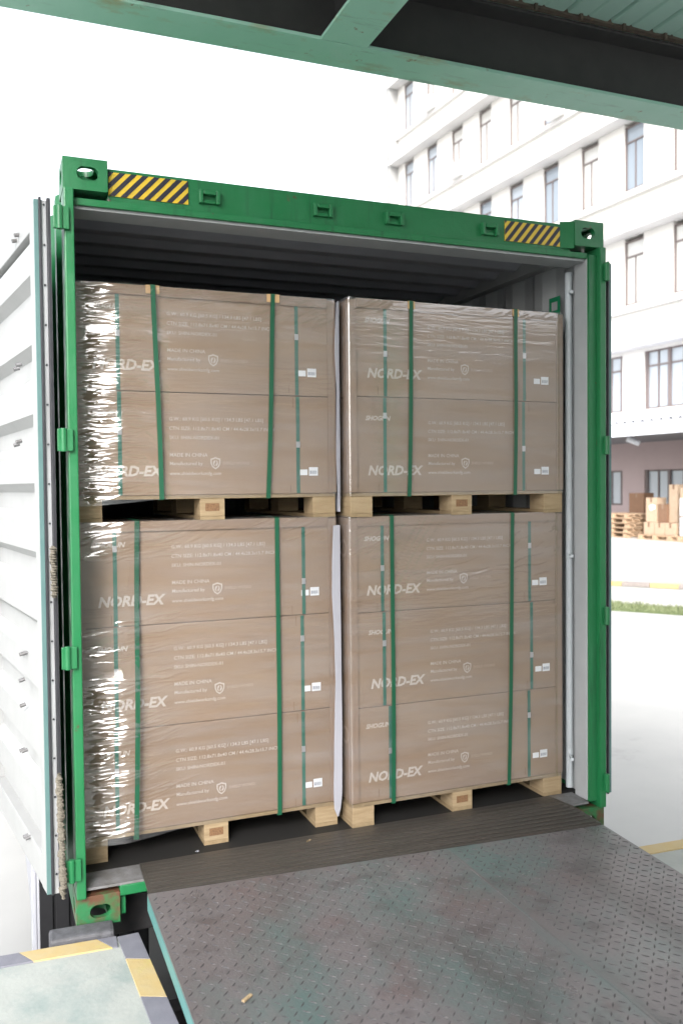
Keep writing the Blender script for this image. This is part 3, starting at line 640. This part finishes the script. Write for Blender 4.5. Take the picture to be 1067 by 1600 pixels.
# ================================================================== DOCK LEVELLER
dl = thing('dock_leveller', 'steel dock leveller with worn teal and purple tread plate and dark lip', 'dock leveller', (1.23, -1.5, 0))
O = Vector((1.23, -1.5, 0))
def zp(y): return .155+.05*(y+.2)
YB = -2.98
hl, hr = (.242, -.152), (2.226, -.262)
def P3(x, y, dz=0): return (x-O.x, y-O.y, zp(y)+dz-O.z)
YJ = (1.469, -.225, 1.545, YB)
def plate_poly(pts, th):
    b = MB(); k = len(pts); b.v = [P3(x, y, -th) for x, y in pts]+[P3(x, y, 0) for x, y in pts]
    b.f = [tuple(range(k-1, -1, -1)), tuple(range(k, 2*k))]+[(i, (i+1) % k, k+(i+1) % k, k+i) for i in range(k)]; return b
def hy(x): return hl[1]+(hr[1]-hl[1])*(x-hl[0])/(hr[0]-hl[0])
jx = lambda y: 1.465+(-.25-y)*.032
plate_poly([(.252, YB), (jx(YB)-.0004, YB), (jx(hy(1.46))-.0004, hy(1.46)), (hl[0], hl[1])], .008).obj('deck_plate', M['plate'], dl)
plate_poly([(jx(YB)+.0004, YB), (2.222, YB), hr, (jx(hy(1.47))+.0004, hy(1.47))], .008).obj('deck_plate', M['plate'], dl)
plate_poly([(jx(YB)-.05, YB), (jx(YB)+.05, YB), (jx(-.25)+.05, -.3), (jx(-.25)-.05, -.3)], .016).obj('joint_backing', M['plate'], dl).location = (0, 0, -.010)
bpm = MB()   # raised weld along the joint
for i in range(60):
    y = -.27-i*.045
    bpm.obox(P3(jx(y), y, -.001), P3(jx(y-.043), y-.045, -.001), .009, .0045)
bpm.obj('weld_seam', M['plate'], dl)
for (a, b) in (((.252, YB), hl), ((2.222, YB), hr)):
    q = MB(); s = .004 if a[0] < 1 else -.004
    q.v = [P3(a[0]-s*.2, a[1], -.0085), P3(b[0]-s*.2, b[1], -.0085), P3(b[0]-s*.2, b[1], -.062), P3(a[0]-s*.2, a[1], -.062), P3(a[0]+s, a[1], -.0085), P3(b[0]+s, b[1], -.0085), P3(b[0]+s, b[1], -.062), P3(a[0]+s, a[1], -.062)]
    q.f = [(0, 1, 2, 3), (4, 7, 6, 5), (0, 4, 5, 1), (1, 5, 6, 2), (2, 6, 7, 3), (3, 7, 4, 0)]; q.obj('side_skirt', M['skirt'], dl)
for xx in (.5, 1.0, 1.9):
    MB().obox(P3(xx, YB, -.07), P3(xx, -.35, -.07), .06, .12).obj('under_beam', M['chassis'], dl)
# tread lugs, alternating diagonals
lg = MB(); pit = .0335
ny = int(2.4/pit); nx = int(1.99/pit)
for j in range(ny):
    y = -.20-j*pit
    if y < -2.2: break
    for i in range(nx):
        x = .262+i*pit
        if x > 2.21: continue
        if y > hy(x)-.014: continue
        if abs(x-jx(y)) < .022: continue
        if rng.random() < .02: continue
        dirs = 1 if (i+j) % 2 == 0 else -1
        a = math.radians(45)*dirs+rng.normal(0, .03); l, wd, h = .0146, .0034, .0026*(.55+.6*rng.random())
        if dirs < 0: h *= .8
        ca, sa = math.cos(a), math.sin(a); n = len(lg.v)
        for (p, q, r) in ((-l, 0, 0), (0, -wd, 0), (l, 0, 0), (0, wd, 0), (-l*.6, 0, h), (l*.6, 0, h)):
            lg.v.append(P3(x+p*ca-q*sa, y+p*sa+q*ca, r+.0001))
        lg.f += [(n, n+1, n+4), (n+1, n+2, n+5), (n+1, n+5, n+4), (n+2, n+3, n+5), (n+3, n, n+4), (n+3, n+4, n+5)]
lo = lg.obj('tread_pattern', M['lug'], dl); lo['kind'] = 'stuff'
# hinged lip lying on the container threshold
lp = MB(); tl, tr_ = (.255, .118), (2.200, .108)
pts = [(hl[0]+.004, hl[1]+.006, .158), (hr[0]-.004, hr[1]+.006, .156), (2.224, -.05, .163), (tr_[0], tr_[1], .1600), (tl[0], tl[1], .1600), (.25, -.03, .162)]
k = len(pts)
lp.v = [(x-O.x, y-O.y, z-.008) for x, y, z in pts]+[(x-O.x, y-O.y, z+.003) for x, y, z in pts]
lp.v = [(x, y, (.1535 if (y+O.y) > .0 and i < k else z)) for i, (x, y, z) in enumerate(lp.v)]
lp.f = [tuple(range(k-1, -1, -1)), tuple(range(k, 2*k))]+[(i, (i+1) % k, k+(i+1) % k, k+i) for i in range(k)]
lip = lp.obj('lip', M['lip'], dl)
# shallow treads rolled along the lip
tre = MB()
for i in range(9):
    f_ = (i+.6)/9.6
    yl, yr = hl[1]+(tl[1]-hl[1])*f_, hr[1]+(tr_[1]-hr[1])*f_
    zz = .1618+(.0025*math.sin(math.pi*f_))
    tre.obox((.262-O.x, yl-O.y, zz), (2.205-O.x, yr-O.y, zz), .007, .0035)
tre.obj('tread_line', M['lip'], lip)
MB().tube((hl[0]+.02-O.x, hl[1]-O.y, .147), (hr[0]-.02-O.x, hr[1]-O.y, .142), .010, 10).obj('hinge', M['lip'], dl)

# dock bumpers and litter
for nm, x0, lab in ((0, -.105, 'scuffed dark bumper block on the dock edge below the container corner'),):
    t = thing('dock_bumper', lab, 'dock bumper', (x0, fy(x0)+.02, 0), -.05 if nm == 0 else -.05)
    MB().box((0, -.006, -.30), (.232, .085, .024)).obj('rubber_block', M['bumper'], t, bevel=.012)
    MB().box((.012, -.0155, -.28), (.035, -.0065, -.02)).obj('mounting_plate', M['chassis'], t)
t = thing('wood_splinter', 'pale wood splinter lying on the leveller plate', 'splinter', (.40, -.9, zp(-.9)+.0025))
MB().obox((0, 0, .004), (.032, .024, .004), .010, .006).obj('chip', M['wood'], t)
for i, (x, y, lb) in enumerate(((.50, .165, 'small crumpled film scrap beside the lower left pallet foot'), (.95, .05, 'pale wood chip on the dark lip between the two lower pallets'))):
    t = thing('litter_scrap', lb, 'litter', (x, y, .165 if y < .118 else .1515), .6*i); q = MB()
    for k in range(7):
        a = rng.random()*6.28; cx, cy = rng.normal(0, .005), rng.normal(0, .003); l = .004+.007*rng.random()
        q.poly([(cx-l*math.cos(a), cy-l*math.sin(a)*.5, .0005), (cx+l*math.cos(a+1.1), cy+l*math.sin(a+1.1)*.5, .001+.004*rng.random()), (cx+l*math.cos(a+2), cy+l*.5*math.sin(a+2), .004+.004*rng.random())])
    q.obj('scrap', M['guard'] if i == 0 else M['board'], t)

# frayed rope at the door edge
rp_ = MB(); seg = 8
def rope(p, q, r, n):
    global rp_
    p, q = Vector(p), Vector(q); base = len(rp_.v)
    for i in range(n+1):
        t_ = i/n; c = p.lerp(q, t_)+Vector((rng.normal(0, .002), rng.normal(0, .002), 0)); rr = r*(.8+.35*rng.random())*(1 if .04 < t_ < .97 else .5)
        for j in range(seg):
            a = 2*math.pi*j/seg+t_*40; k_ = 1+.25*((j % 2)); rp_.v.append((c.x+rr*k_*math.cos(a), c.y+rr*k_*math.sin(a), c.z))
    rp_.f += [(base+i*seg+j, base+i*seg+(j+1) % seg, base+(i+1)*seg+(j+1) % seg, base+(i+1)*seg+j) for i in range(n) for j in range(seg)]
rope((-.055, -.050, .62), (-.048, -.052, .15), .012, 46)
tag(rp_.obj('frayed_rope', M['rope']), 'frayed grey rope stuffed along the lower left door edge', 'rope')
rp_ = MB(); rope((-.062, -.050, 1.46), (-.060, -.050, 1.27), .011, 20)
tag(rp_.obj('frayed_rope', M['rope']), 'short frayed rope end halfway up the left door edge', 'rope')

# ================================================================== CARGO
CW, CD, CH, PH = 1.108, .718, .4245, .105
FLZ = .1505
stacks = {'UL': (.040, .205, True), 'LL': (.040, .215, False), 'UR': (1.190, .135, True), 'LR': (1.190, .145, False)}
where = {'UL': 'upper left', 'LL': 'lower left', 'UR': 'upper right', 'LR': 'lower right'}
ZB = {'L': FLZ, 'U': FLZ+PH+3*CH+.002}
# --- pallet prototype
def pallet(loc, label):
    t = thing('pallet', label, 'pallet', loc, 0, 'wooden pallets under the cartons'); global _pp
    try: src = _pp
    except NameError:
        src = []; bm_ = MB().box((0, 0, 0), (.105, .12, .0735)).mesh('block')
        for xx in (0, CW/2-.052, CW-.105):
            for yy in (0, .50, 1.0):
                o = mobj('block', bm_, M['wood'], t, bevel=.002 if not src else 0); o.location = (xx, yy, .0165); src.append(o)
        bd = MB().box((0, 0, 0), (.105, 1.12, .016)).mesh('bottom_board')
        for xx in (0, CW/2-.052, CW-.105): o = mobj('bottom_board', bd, M['board'], t); o.location = (xx, .001, 0); src.append(o)
        dk = MB().box((0, 0, 0), (CW, .10, .0145)).mesh('deck_board')
        for yy in (0, .17, .34, .51, .68, .85, 1.02): o = mobj('deck_board', dk, M['board'], t); o.location = (0, yy, .0903); src.append(o)
        o = MB().box((CW/2-.030, -.0012, .038), (CW/2+.030, -.0006, .070)).obj('stamp', M['stamp'], t); src.append(o)
        _pp = src; return t
    for o in src: again(o, t)
    return t
# --- carton
def barcode(x0, z0, w, h):
    q = MB(); x = x0
    while x < x0+w-.001: ww = .0008+.0016*rng.random(); q.poly([(x, -.0022, z0), (x+ww, -.0022, z0), (x+ww, -.0022, z0+h), (x, -.0022, z0+h)]); x += ww+.0008+.0012*rng.random()
    return q
def shield():
    q = MB(); o = [(0, .026), (.010, .022), (.021, .019), (.021, .0), (.014, -.016), (0, -.026), (-.014, -.016), (-.021, 0), (-.021, .019), (-.010, .022)]; i_ = [(a*.76, b*.76) for a, b in o]
    for k in range(len(o)): a, b, c, d = o[k], o[(k+1) % len(o)], i_[(k+1) % len(o)], i_[k]; q.poly([(a[0], 0, a[1]), (b[0], 0, b[1]), (c[0], 0, c[1]), (d[0], 0, d[1])])
    for s in (1, -1):      # two facing half-moons inside
        pts = [(s*(.0015+.009*math.sin(t)), .012*math.cos(t)) for t in np.linspace(0, math.pi, 9)]; pin = [(s*(.0015+.004*math.sin(t)), .006*math.cos(t)+s*.003) for t in np.linspace(0, math.pi, 9)]
        for k in range(8): q.poly([(pts[k][0], 0, pts[k][1]), (pts[k+1][0], 0, pts[k+1][1]), (pin[k+1][0], 0, pin[k+1][1]), (pin[k][0], 0, pin[k][1])])
    return q
proto = None
def carton(loc, label, kind, bl, br):
    global proto
    t = thing('carton', label, 'carton', loc, 0, 'printed cartons on the pallets')
    if proto is None:
        ps = []
        ps.append(MB().box((0, 0, .001), (CW, CD, CH-.001)).obj('box', M['card'], t, bevel=.004))
        Y = -.0012
        ps.append(lettering('SHOGUN', .028, .072, Y, .322, M['print'], t, .28, .0012))
        ps.append(lettering('NORD-EX', .058, .082, Y, .081, M['print'], t, .22, .0022))
        ps.append(lettering('G.W.: 60.9 KG [60.5 KG] / 134.3 LBS [47.1 LBS]', .0205, .380, Y, .309, M['print'], t, .05, .0002))
        ps.append(lettering('CTN SIZE: 112.8x71.8x40 CM / 44.4x28.3x15.7 INCH', .0205, .380, Y, .270, M['print'], t, .05, .0002))
        ps.append(lettering('SKU: SHIN-NORDEX-01', .0205, .380, Y, .232, M['print'], t, .05, .0002))
        ps.append(lettering('MADE IN CHINA', .0215, .380, Y, .160, M['print'], t, .05, .0002))
        ps.append(lettering('Manufactured by', .0205, .380, Y, .125, M['print'], t, .05, .0002))
        ps.append(lettering('SHIELD WORKS', .0165, .605, Y, .128, M['printfaint'], t, 0, .0008))
        ps.append(lettering('www.shieldworksmfg.com', .0205, .380, Y, .084, M['print'], t, .05, .0002))
        o = shield().obj('shield_logo', M['print'], t); o.location = (.573, Y, .133); ps.append(o)
        o = MB().box((.948, -.0018, .081), (.982, -.0004, .106)).obj('label', M['white'], t); ps.append(o)
        o2 = MB().box((.989, -.0018, .079), (1.030, -.0004, .116)).obj('label', M['white'], t); ps.append(o2)
        bc = barcode(.993, .087, .033, .014).obj('barcode', M['barcode'], o2)
        proto = (ps, bc, o2)
        for xs_, za_, zb_ in ((.918, CH-.05, CH-.006), (.905, .006, .04), (.135, .006, .045)):
            ps.append(MB().box((xs_-.001, -.0008, za_), (xs_+.001, -.0003, zb_)).obj('slot', M['stamp'], t))
        # ring marks on the left end
        rg = MB()
        for (yy, zz) in ((.06, .29),):
            for k in range(24):
                a0, a1 = 2*math.pi*k/24, 2*math.pi*(k+1)/24
                rg.poly([(-.0012, yy+.040*math.cos(a0), zz+.040*math.sin(a0)), (-.0012, yy+.040*math.cos(a1), zz+.040*math.sin(a1)), (-.0012, yy+.026*math.cos(a1), zz+.026*math.sin(a1)), (-.0012, yy+.026*math.cos(a0), zz+.026*math.sin(a0))])
        ps.append(rg.obj('ring_mark', M['printfaint'], t))
    else:
        jx_, jz_ = rng.normal(0, .005), rng.normal(0, .004)
        for p in proto[0]:
            c = again(p, t)
            if not p.name.startswith('box'): c.location = (p.location.x+jx_, p.location.y, p.location.z+jz_)
            if p is proto[2]: again(proto[1], c)
    for x in (bl, br):   # the carton's own band, with a crimped seal
        q = MB(); e = .0022
        q.poly([(x-.008, -e, .003), (x+.008, -e, .003), (x+.008, -e, CH-.003), (x-.008, -e, CH-.003)])
        q.poly([(x-.008, -e, CH-.003), (x+.008, -e, CH-.003), (x+.008, CD, CH-.0005), (x-.008, CD, CH-.0005)])
        b_ = q.obj('band', M['band'], t)
        zc = .12+.22*rng.random(); MB().box((x-.0085, -.0045, zc), (x+.0085, -.0026, zc+.026)).obj('seal', M['clip'], b_, bevel=.0008)
    return t
ordn = {True: ['bottom', 'top'], False: ['bottom', 'middle', 'top']}
bands = {'UL': (.178, .942), 'LL': (.148, .955), 'UR': (.170, .892), 'LR': (.160, .930)}
for kx, (x0, y0, up) in stacks.items():
    z0 = ZB['U' if up else 'L']
    pallet((x0, y0-.004 if kx[1] == 'R' else y0, z0), 'pine block pallet under the %s wrapped carton stack' % where[kx])
    n = 2 if up else 3
    for i in range(n):
        jit = rng.normal(0, .003)
        o = carton((x0+jit*.6, y0+abs(jit)*.5, z0+PH+i*CH), 'brown NORD-EX carton, %s one of the %s stack' % (ordn[up][i], where[kx]), kx, bands[kx][0]+rng.normal(0, .004)-.01*(kx == 'LR' and i == 2)+.03*(kx == 'LR' and i == 0), bands[kx][1]+rng.normal(0, .006))
# --- corner boards and top boards
for kx, (x0, y0, up) in stacks.items():
    z0 = ZB['U' if up else 'L']+PH; h = (2 if up else 3)*CH; e = .0036
    for sd, xx in (('left', x0), ('right', x0+CW)):
        q = MB(); s = 1 if sd == 'left' else -1
        a = sorted((xx-s*e, xx+s*.033)); q.box((a[0], y0-.0068, z0+.004), (a[1], y0-.0030, z0+h-.003))
        a = sorted((xx-s*e, xx-s*.0012)); q.box((a[0], y0-.0029, z0+.004), (a[1], y0+.05, z0+h-.003))
        tag(q.obj('corner_board', M['cardlight']), 'brown cardboard corner strip on the %s edge of the %s stack' % (sd, where[kx]), 'corner board', 'cardboard corner strips')
    tag(MB().box((x0+.034, y0-.0066, z0+h-.038), (x0+CW-.034, y0-.0030, z0+h+.0026)).box((x0+.034, y0-.0029, z0+h+.0006), (x0+CW-.034, y0+.05, z0+h+.0026)).obj('edge_board', M['cardlight']), 'brown cardboard strip along the top edge of the %s stack' % where[kx], 'edge board', 'cardboard top edge strips')
# --- outer straps with edge protectors
straps = {'UL': ((.357, .379), (.867, .834)), 'LL': ((.282, .254), (.876, .872)), 'UR': ((1.489, 1.470), (2.033, 2.024)), 'LR': ((1.389, 1.386), (2.018, 1.991))}
for kx, (x0, y0, up) in stacks.items():
    z0 = ZB['U' if up else 'L']; zt = z0+PH+(2 if up else 3)*CH; yf = y0-.0165
    for sd, (xt, xb) in zip(('left', 'right'), straps[kx]):
        q = MB(); nseg = 14; hw = .0095; base = 0
        path = []
        for i in range(nseg+1):
            t_ = i/nseg; bow = .004*math.sin(math.pi*t_); lift = 0 if kx[1] == 'R' or sd == 'right' else (.008 if up else .024*max(0, min(1, (.72-t_)/.3)))
            path.append((xb+(xt-xb)*t_+.002*math.sin(5*t_), yf-bow*.4-lift, z0+.0885+(zt+.004-z0-.0885)*t_))
        path += [(xt, yf+.012, zt+.0085), (xt, y0+.3, zt+.0085), (xt, y0+.70, zt+.006)]
        pre = [(xb, y0+.6, z0+.0885), (xb, yf+.006, z0+.0865)]
        path = pre+path
        for (xx, yy, zz) in path: q.v += [(xx-hw, yy, zz), (xx+hw, yy, zz)]
        q.f = [(2*i, 2*i+1, 2*i+3, 2*i+2) for i in range(len(path)-1)]
        o = q.obj('packing_strap', M['strap'])
        md = o.modifiers.new('thick', 'SOLIDIFY'); md.thickness = .0009
        tag(o, 'green packing strap, %s one round the %s stack' % (sd, where[kx]), 'strap', 'green straps round the stacks')
        if kx[0] == 'U':
            c = thing('edge_protector', 'small brown edge protector under the %s strap of the %s stack' % (sd, where[kx]), 'edge protector', (xt, yf+.004, zt), 0, 'cardboard edge protectors')
            wdt = .056 if kx == 'UL' else .034
            MB().box((-wdt/2, -.0012, -.030), (wdt/2, .0012, .0046)).box((-wdt/2, .0013, .0030), (wdt/2, .06, .0046)).obj('angle', mat('kraft_protector', (.50, .32, .16), .8, rnd=False), c)

# --- stretch film: real creases pressed into a fine sheet
def film(kx, creases, drape, bulge=((0, 1), (1, 1))):
    x0, y0, up = stacks[kx]; zb = ZB['U' if up else 'L']; z0 = zb+PH-.012; z1 = zb+PH+(2 if up else 3)*CH+.004; e = .0085
    # plan path: left side, rounded corner, front, rounded corner, right side
    R = .014; xs = []
    pl = [(x0-e, y0+.32), (x0-e, y0+.16), (x0-e, y0+.05)]
    for k in range(7): a = math.pi*(1+.5*k/6); pl.append((x0-e+R+R*math.cos(a), y0-e-.002+R+R*math.sin(a)))
    nfront = 118
    for k in range(1, nfront): pl.append((x0-e+R+(CW+2*e-2*R)*k/nfront, y0-e-.002))
    for k in range(7): a = math.pi*(1.5+.5*k/6); pl.append((x0+CW+e-R+R*math.cos(a), y0-e-.002+R+R*math.sin(a)))
    pl += [(x0+CW+e, y0+.05), (x0+CW+e, y0+.16), (x0+CW+e, y0+.32)]
    pl = np.array(pl); d = np.gradient(pl, axis=0); d /= np.linalg.norm(d, axis=1)[:, None]; nrm = np.stack([d[:, 1], -d[:, 0]], 1)
    nz = int((z1-z0)/.0032); Z = np.linspace(0, 1, nz+1); SX = pl[:, 0]-x0
    zz = z0+(z1-z0)*Z[:, None]-np.zeros(len(pl))[None, :]
    if drape is not None:
        dl_ = np.interp(SX, drape[0], drape[1]); zz = zz-(1-Z[:, None])**3*dl_[None, :]
    D = np.zeros_like(zz); X = np.broadcast_to(SX, zz.shape)
    for (n, xa, xb, za, zc, lmin, lmax, tilt, wmin, wmax, amin, amax) in creases:
        for _ in range(n):
            cx = xa+(xb-xa)*rng.random(); cz = z0+(z1-z0)*(za+(zc-za)*rng.random()); l = lmin+(lmax-lmin)*rng.random()**1.5; wd = wmin+(wmax-wmin)*rng.random()
            am = (amin+(amax-amin)*rng.random())*(1 if rng.random() < .75 else -1); tl_ = tilt+rng.normal(0, .06)
            dz = (zz-cz)-(X-cx)*tl_+.004*np.sin((X-cx)*40+cx*90); u = (X-cx)/l
            D += am*np.exp(-(dz/wd)**2)*np.exp(-(np.abs(u)**3))*(1+.35*np.sin(X*45+cz*300))
    D = np.clip(D, -.0012, .012)
    if drape is not None:
        zf = (zz-z0)/(z1-z0); prof = np.interp(SX, [-.02, .03, .055, .09, .13, .17, .195, .22, .28, .34, .39], [0, 0, .003, .0105, .020, .0285, .031, .0285, .0185, .008, 0])
        prof = np.maximum(prof, 0)*np.interp(np.linspace(0, 1, nz+1), *bulge)[:, None]
        D = D+prof*(1+.16*np.sin(zz*31+np.sin(X*20)))
    Xw = pl[None, :, 0]+nrm[None, :, 0]*D; Yw = pl[None, :, 1]+nrm[None, :, 1]*D
    nv = zz.size; V = np.stack([Xw.ravel(), Yw.ravel(), zz.ravel()], 1)
    c = len(pl); I = (np.arange(nz)[:, None]*c+np.arange(c-1)[None, :]).ravel(); Fc = np.stack([I, I+1, I+1+c, I+c], 1)
    # top lip folded over
    top = np.stack([Xw[-1]-nrm[:, 0]*.01, Yw[-1]-nrm[:, 1]*.02, np.full(c, z1+.004)+rng.normal(0, .002, c)], 1); top2 = np.stack([Xw[-1]-nrm[:, 0]*.03, Yw[-1]-nrm[:, 1]*.16, np.full(c, z1+.003)], 1)
    V = np.concatenate([V, top, top2]); b0 = nz*c; j = np.arange(c-1)
    Fc = np.concatenate([Fc, np.stack([b0+j, b0+j+1, nv+j+1, nv+j], 1), np.stack([nv+j, nv+j+1, nv+c+j+1, nv+c+j], 1)])
    me = bpy.data.meshes.new('stretch_wrap'); me.from_pydata(V.tolist(), [], Fc.tolist()); me.materials.append(M['wrap'])
    for p in me.polygons: p.use_smooth = True
    o = bpy.data.objects.new('stretch_wrap', me); link(o)
    return tag(o, 'clear shiny stretch film round the %s carton stack' % where[kx], 'stretch film', 'stretch film round the stacks')
#        n   x-range     z-range   length      tilt  width        amplitude
film('UL', [(215, .03, .20, .0, 1., .05, .20, .03, .0018, .0048,   .0010, .0034), (60, .10, .26, .1, 1., .02, .07, .12, .002, .005, .001, .003), (45, .28, .75, .93, 1., .01, .05, .2, .002, .005, .0012, .003), (25, .75, 1.08, .86, 1., .01, .05, .6, .002, .005, .001, .003), (60, .25, 1.1, .0, .9, .1, .35, .0, .003, .008, .00005, .0002), (14, .0, .22, .0, .04, .06, .2, .1, .003, .006, .001, .004)],
     ([-.02, .0, .10, .30, .42, 1.2], [.028, .028, .024, .006, 0, 0]), ((0, .2, .95, 1), (1, 1, 1, .5)))
film('LL', [(210, .04, .21, .0, .50, .05, .19, .07, .0018, .0048, .0010, .0034), (55, .08, .36, .10, .40, .04, .14, .16, .002, .005, .001, .0035), (40, .03, .40, .42, .70, .04, .14, .12, .002, .005, .0015, .0045), (80, .02, .40, .88, 1., .03, .10, .18, .002, .005, .001, .0035), (40, .4, 1.1, .92, 1., .02, .09, .45, .002, .005, .0008, .003), (60, .25, 1.1, .0, .9, .1, .35, .0, .003, .008, .00005, .0002)],
     ([-.02, .0, .15, .40, 1.2], [.022, .022, .016, 0, 0]), ((0, .42, .58, .70, .88, .95, 1), (1, 1, .75, .35, .35, .9, .9)))
film('UR', [(12, .0, .20, .93, 1., .01, .04, .5, .002, .005, .001, .003), (9, .28, 1.1, .95, 1., .01, .03, .5, .002, .004, .001, .0025), (90, .0, 1.1, .0, .88, .1, .40, -.03, .003, .009, .00005, .0002)], None)
film('LR', [(26, .0, .24, .86, 1., .02, .06, .5, .002, .005, .001, .003), (8, .28, .42, .75, .99, .05, .12, 1.6, .002, .005, .001, .003), (22, .8, 1.1, .86, 1., .01, .05, .8, .002, .005, .001, .003), (120, .0, 1.1, .0, .85, .1, .40, .06, .003, .010, .00005, .0003), (6, .3, .9, .78, .84, .1, .3, .18, .002, .004, .0008, .002)], None)

# --- white foam sheets in the gap between the two stacks
def foam(pts, label):
    q = MB(); n = len(pts)
    for (z, xl, xr, y) in pts: q.v += [(xl, y, z), (xr, y+.004, z), (xr+.006, y+.35, z), (xl+.004, y+.003, z)]
    for i in range(n-1): a = 4*i; q.f += [(a, a+1, a+5, a+4), (a+1, a+2, a+6, a+5)]
    o = q.obj('foam_sheet', M['foam']); md = o.modifiers.new('thick', 'SOLIDIFY'); md.thickness = .004; md.offset = -1
    tag(o, label, 'foam sheet', 'white foam sheets')
foam([(1.555, 1.163, 1.165, .185), (1.61, 1.157, 1.166, .183), (1.70, 1.151, 1.1655, .181), (1.80, 1.147, 1.165, .180), (1.95, 1.1495, 1.165, .180), (2.10, 1.152, 1.165, .180), (2.25, 1.143, 1.163, .178), (2.35, 1.146, 1.164, .178), (2.478, 1.157, 1.166, .180)], 'white foam sheet edge hanging between the two upper stacks')
foam([(.195, 1.139, 1.146, .188), (.23, 1.125, 1.155, .188), (.30, 1.121, 1.162, .186), (.45, 1.124, 1.163, .185), (.62, 1.127, 1.164, .183), (.80, 1.134, 1.163, .184), (1.0, 1.130, 1.163, .184), (1.187, 1.121, 1.161, .183), (1.35, 1.123, 1.161, .182), (1.495, 1.130, 1.162, .183)], 'wider white foam sheet edge hanging between the two lower stacks')
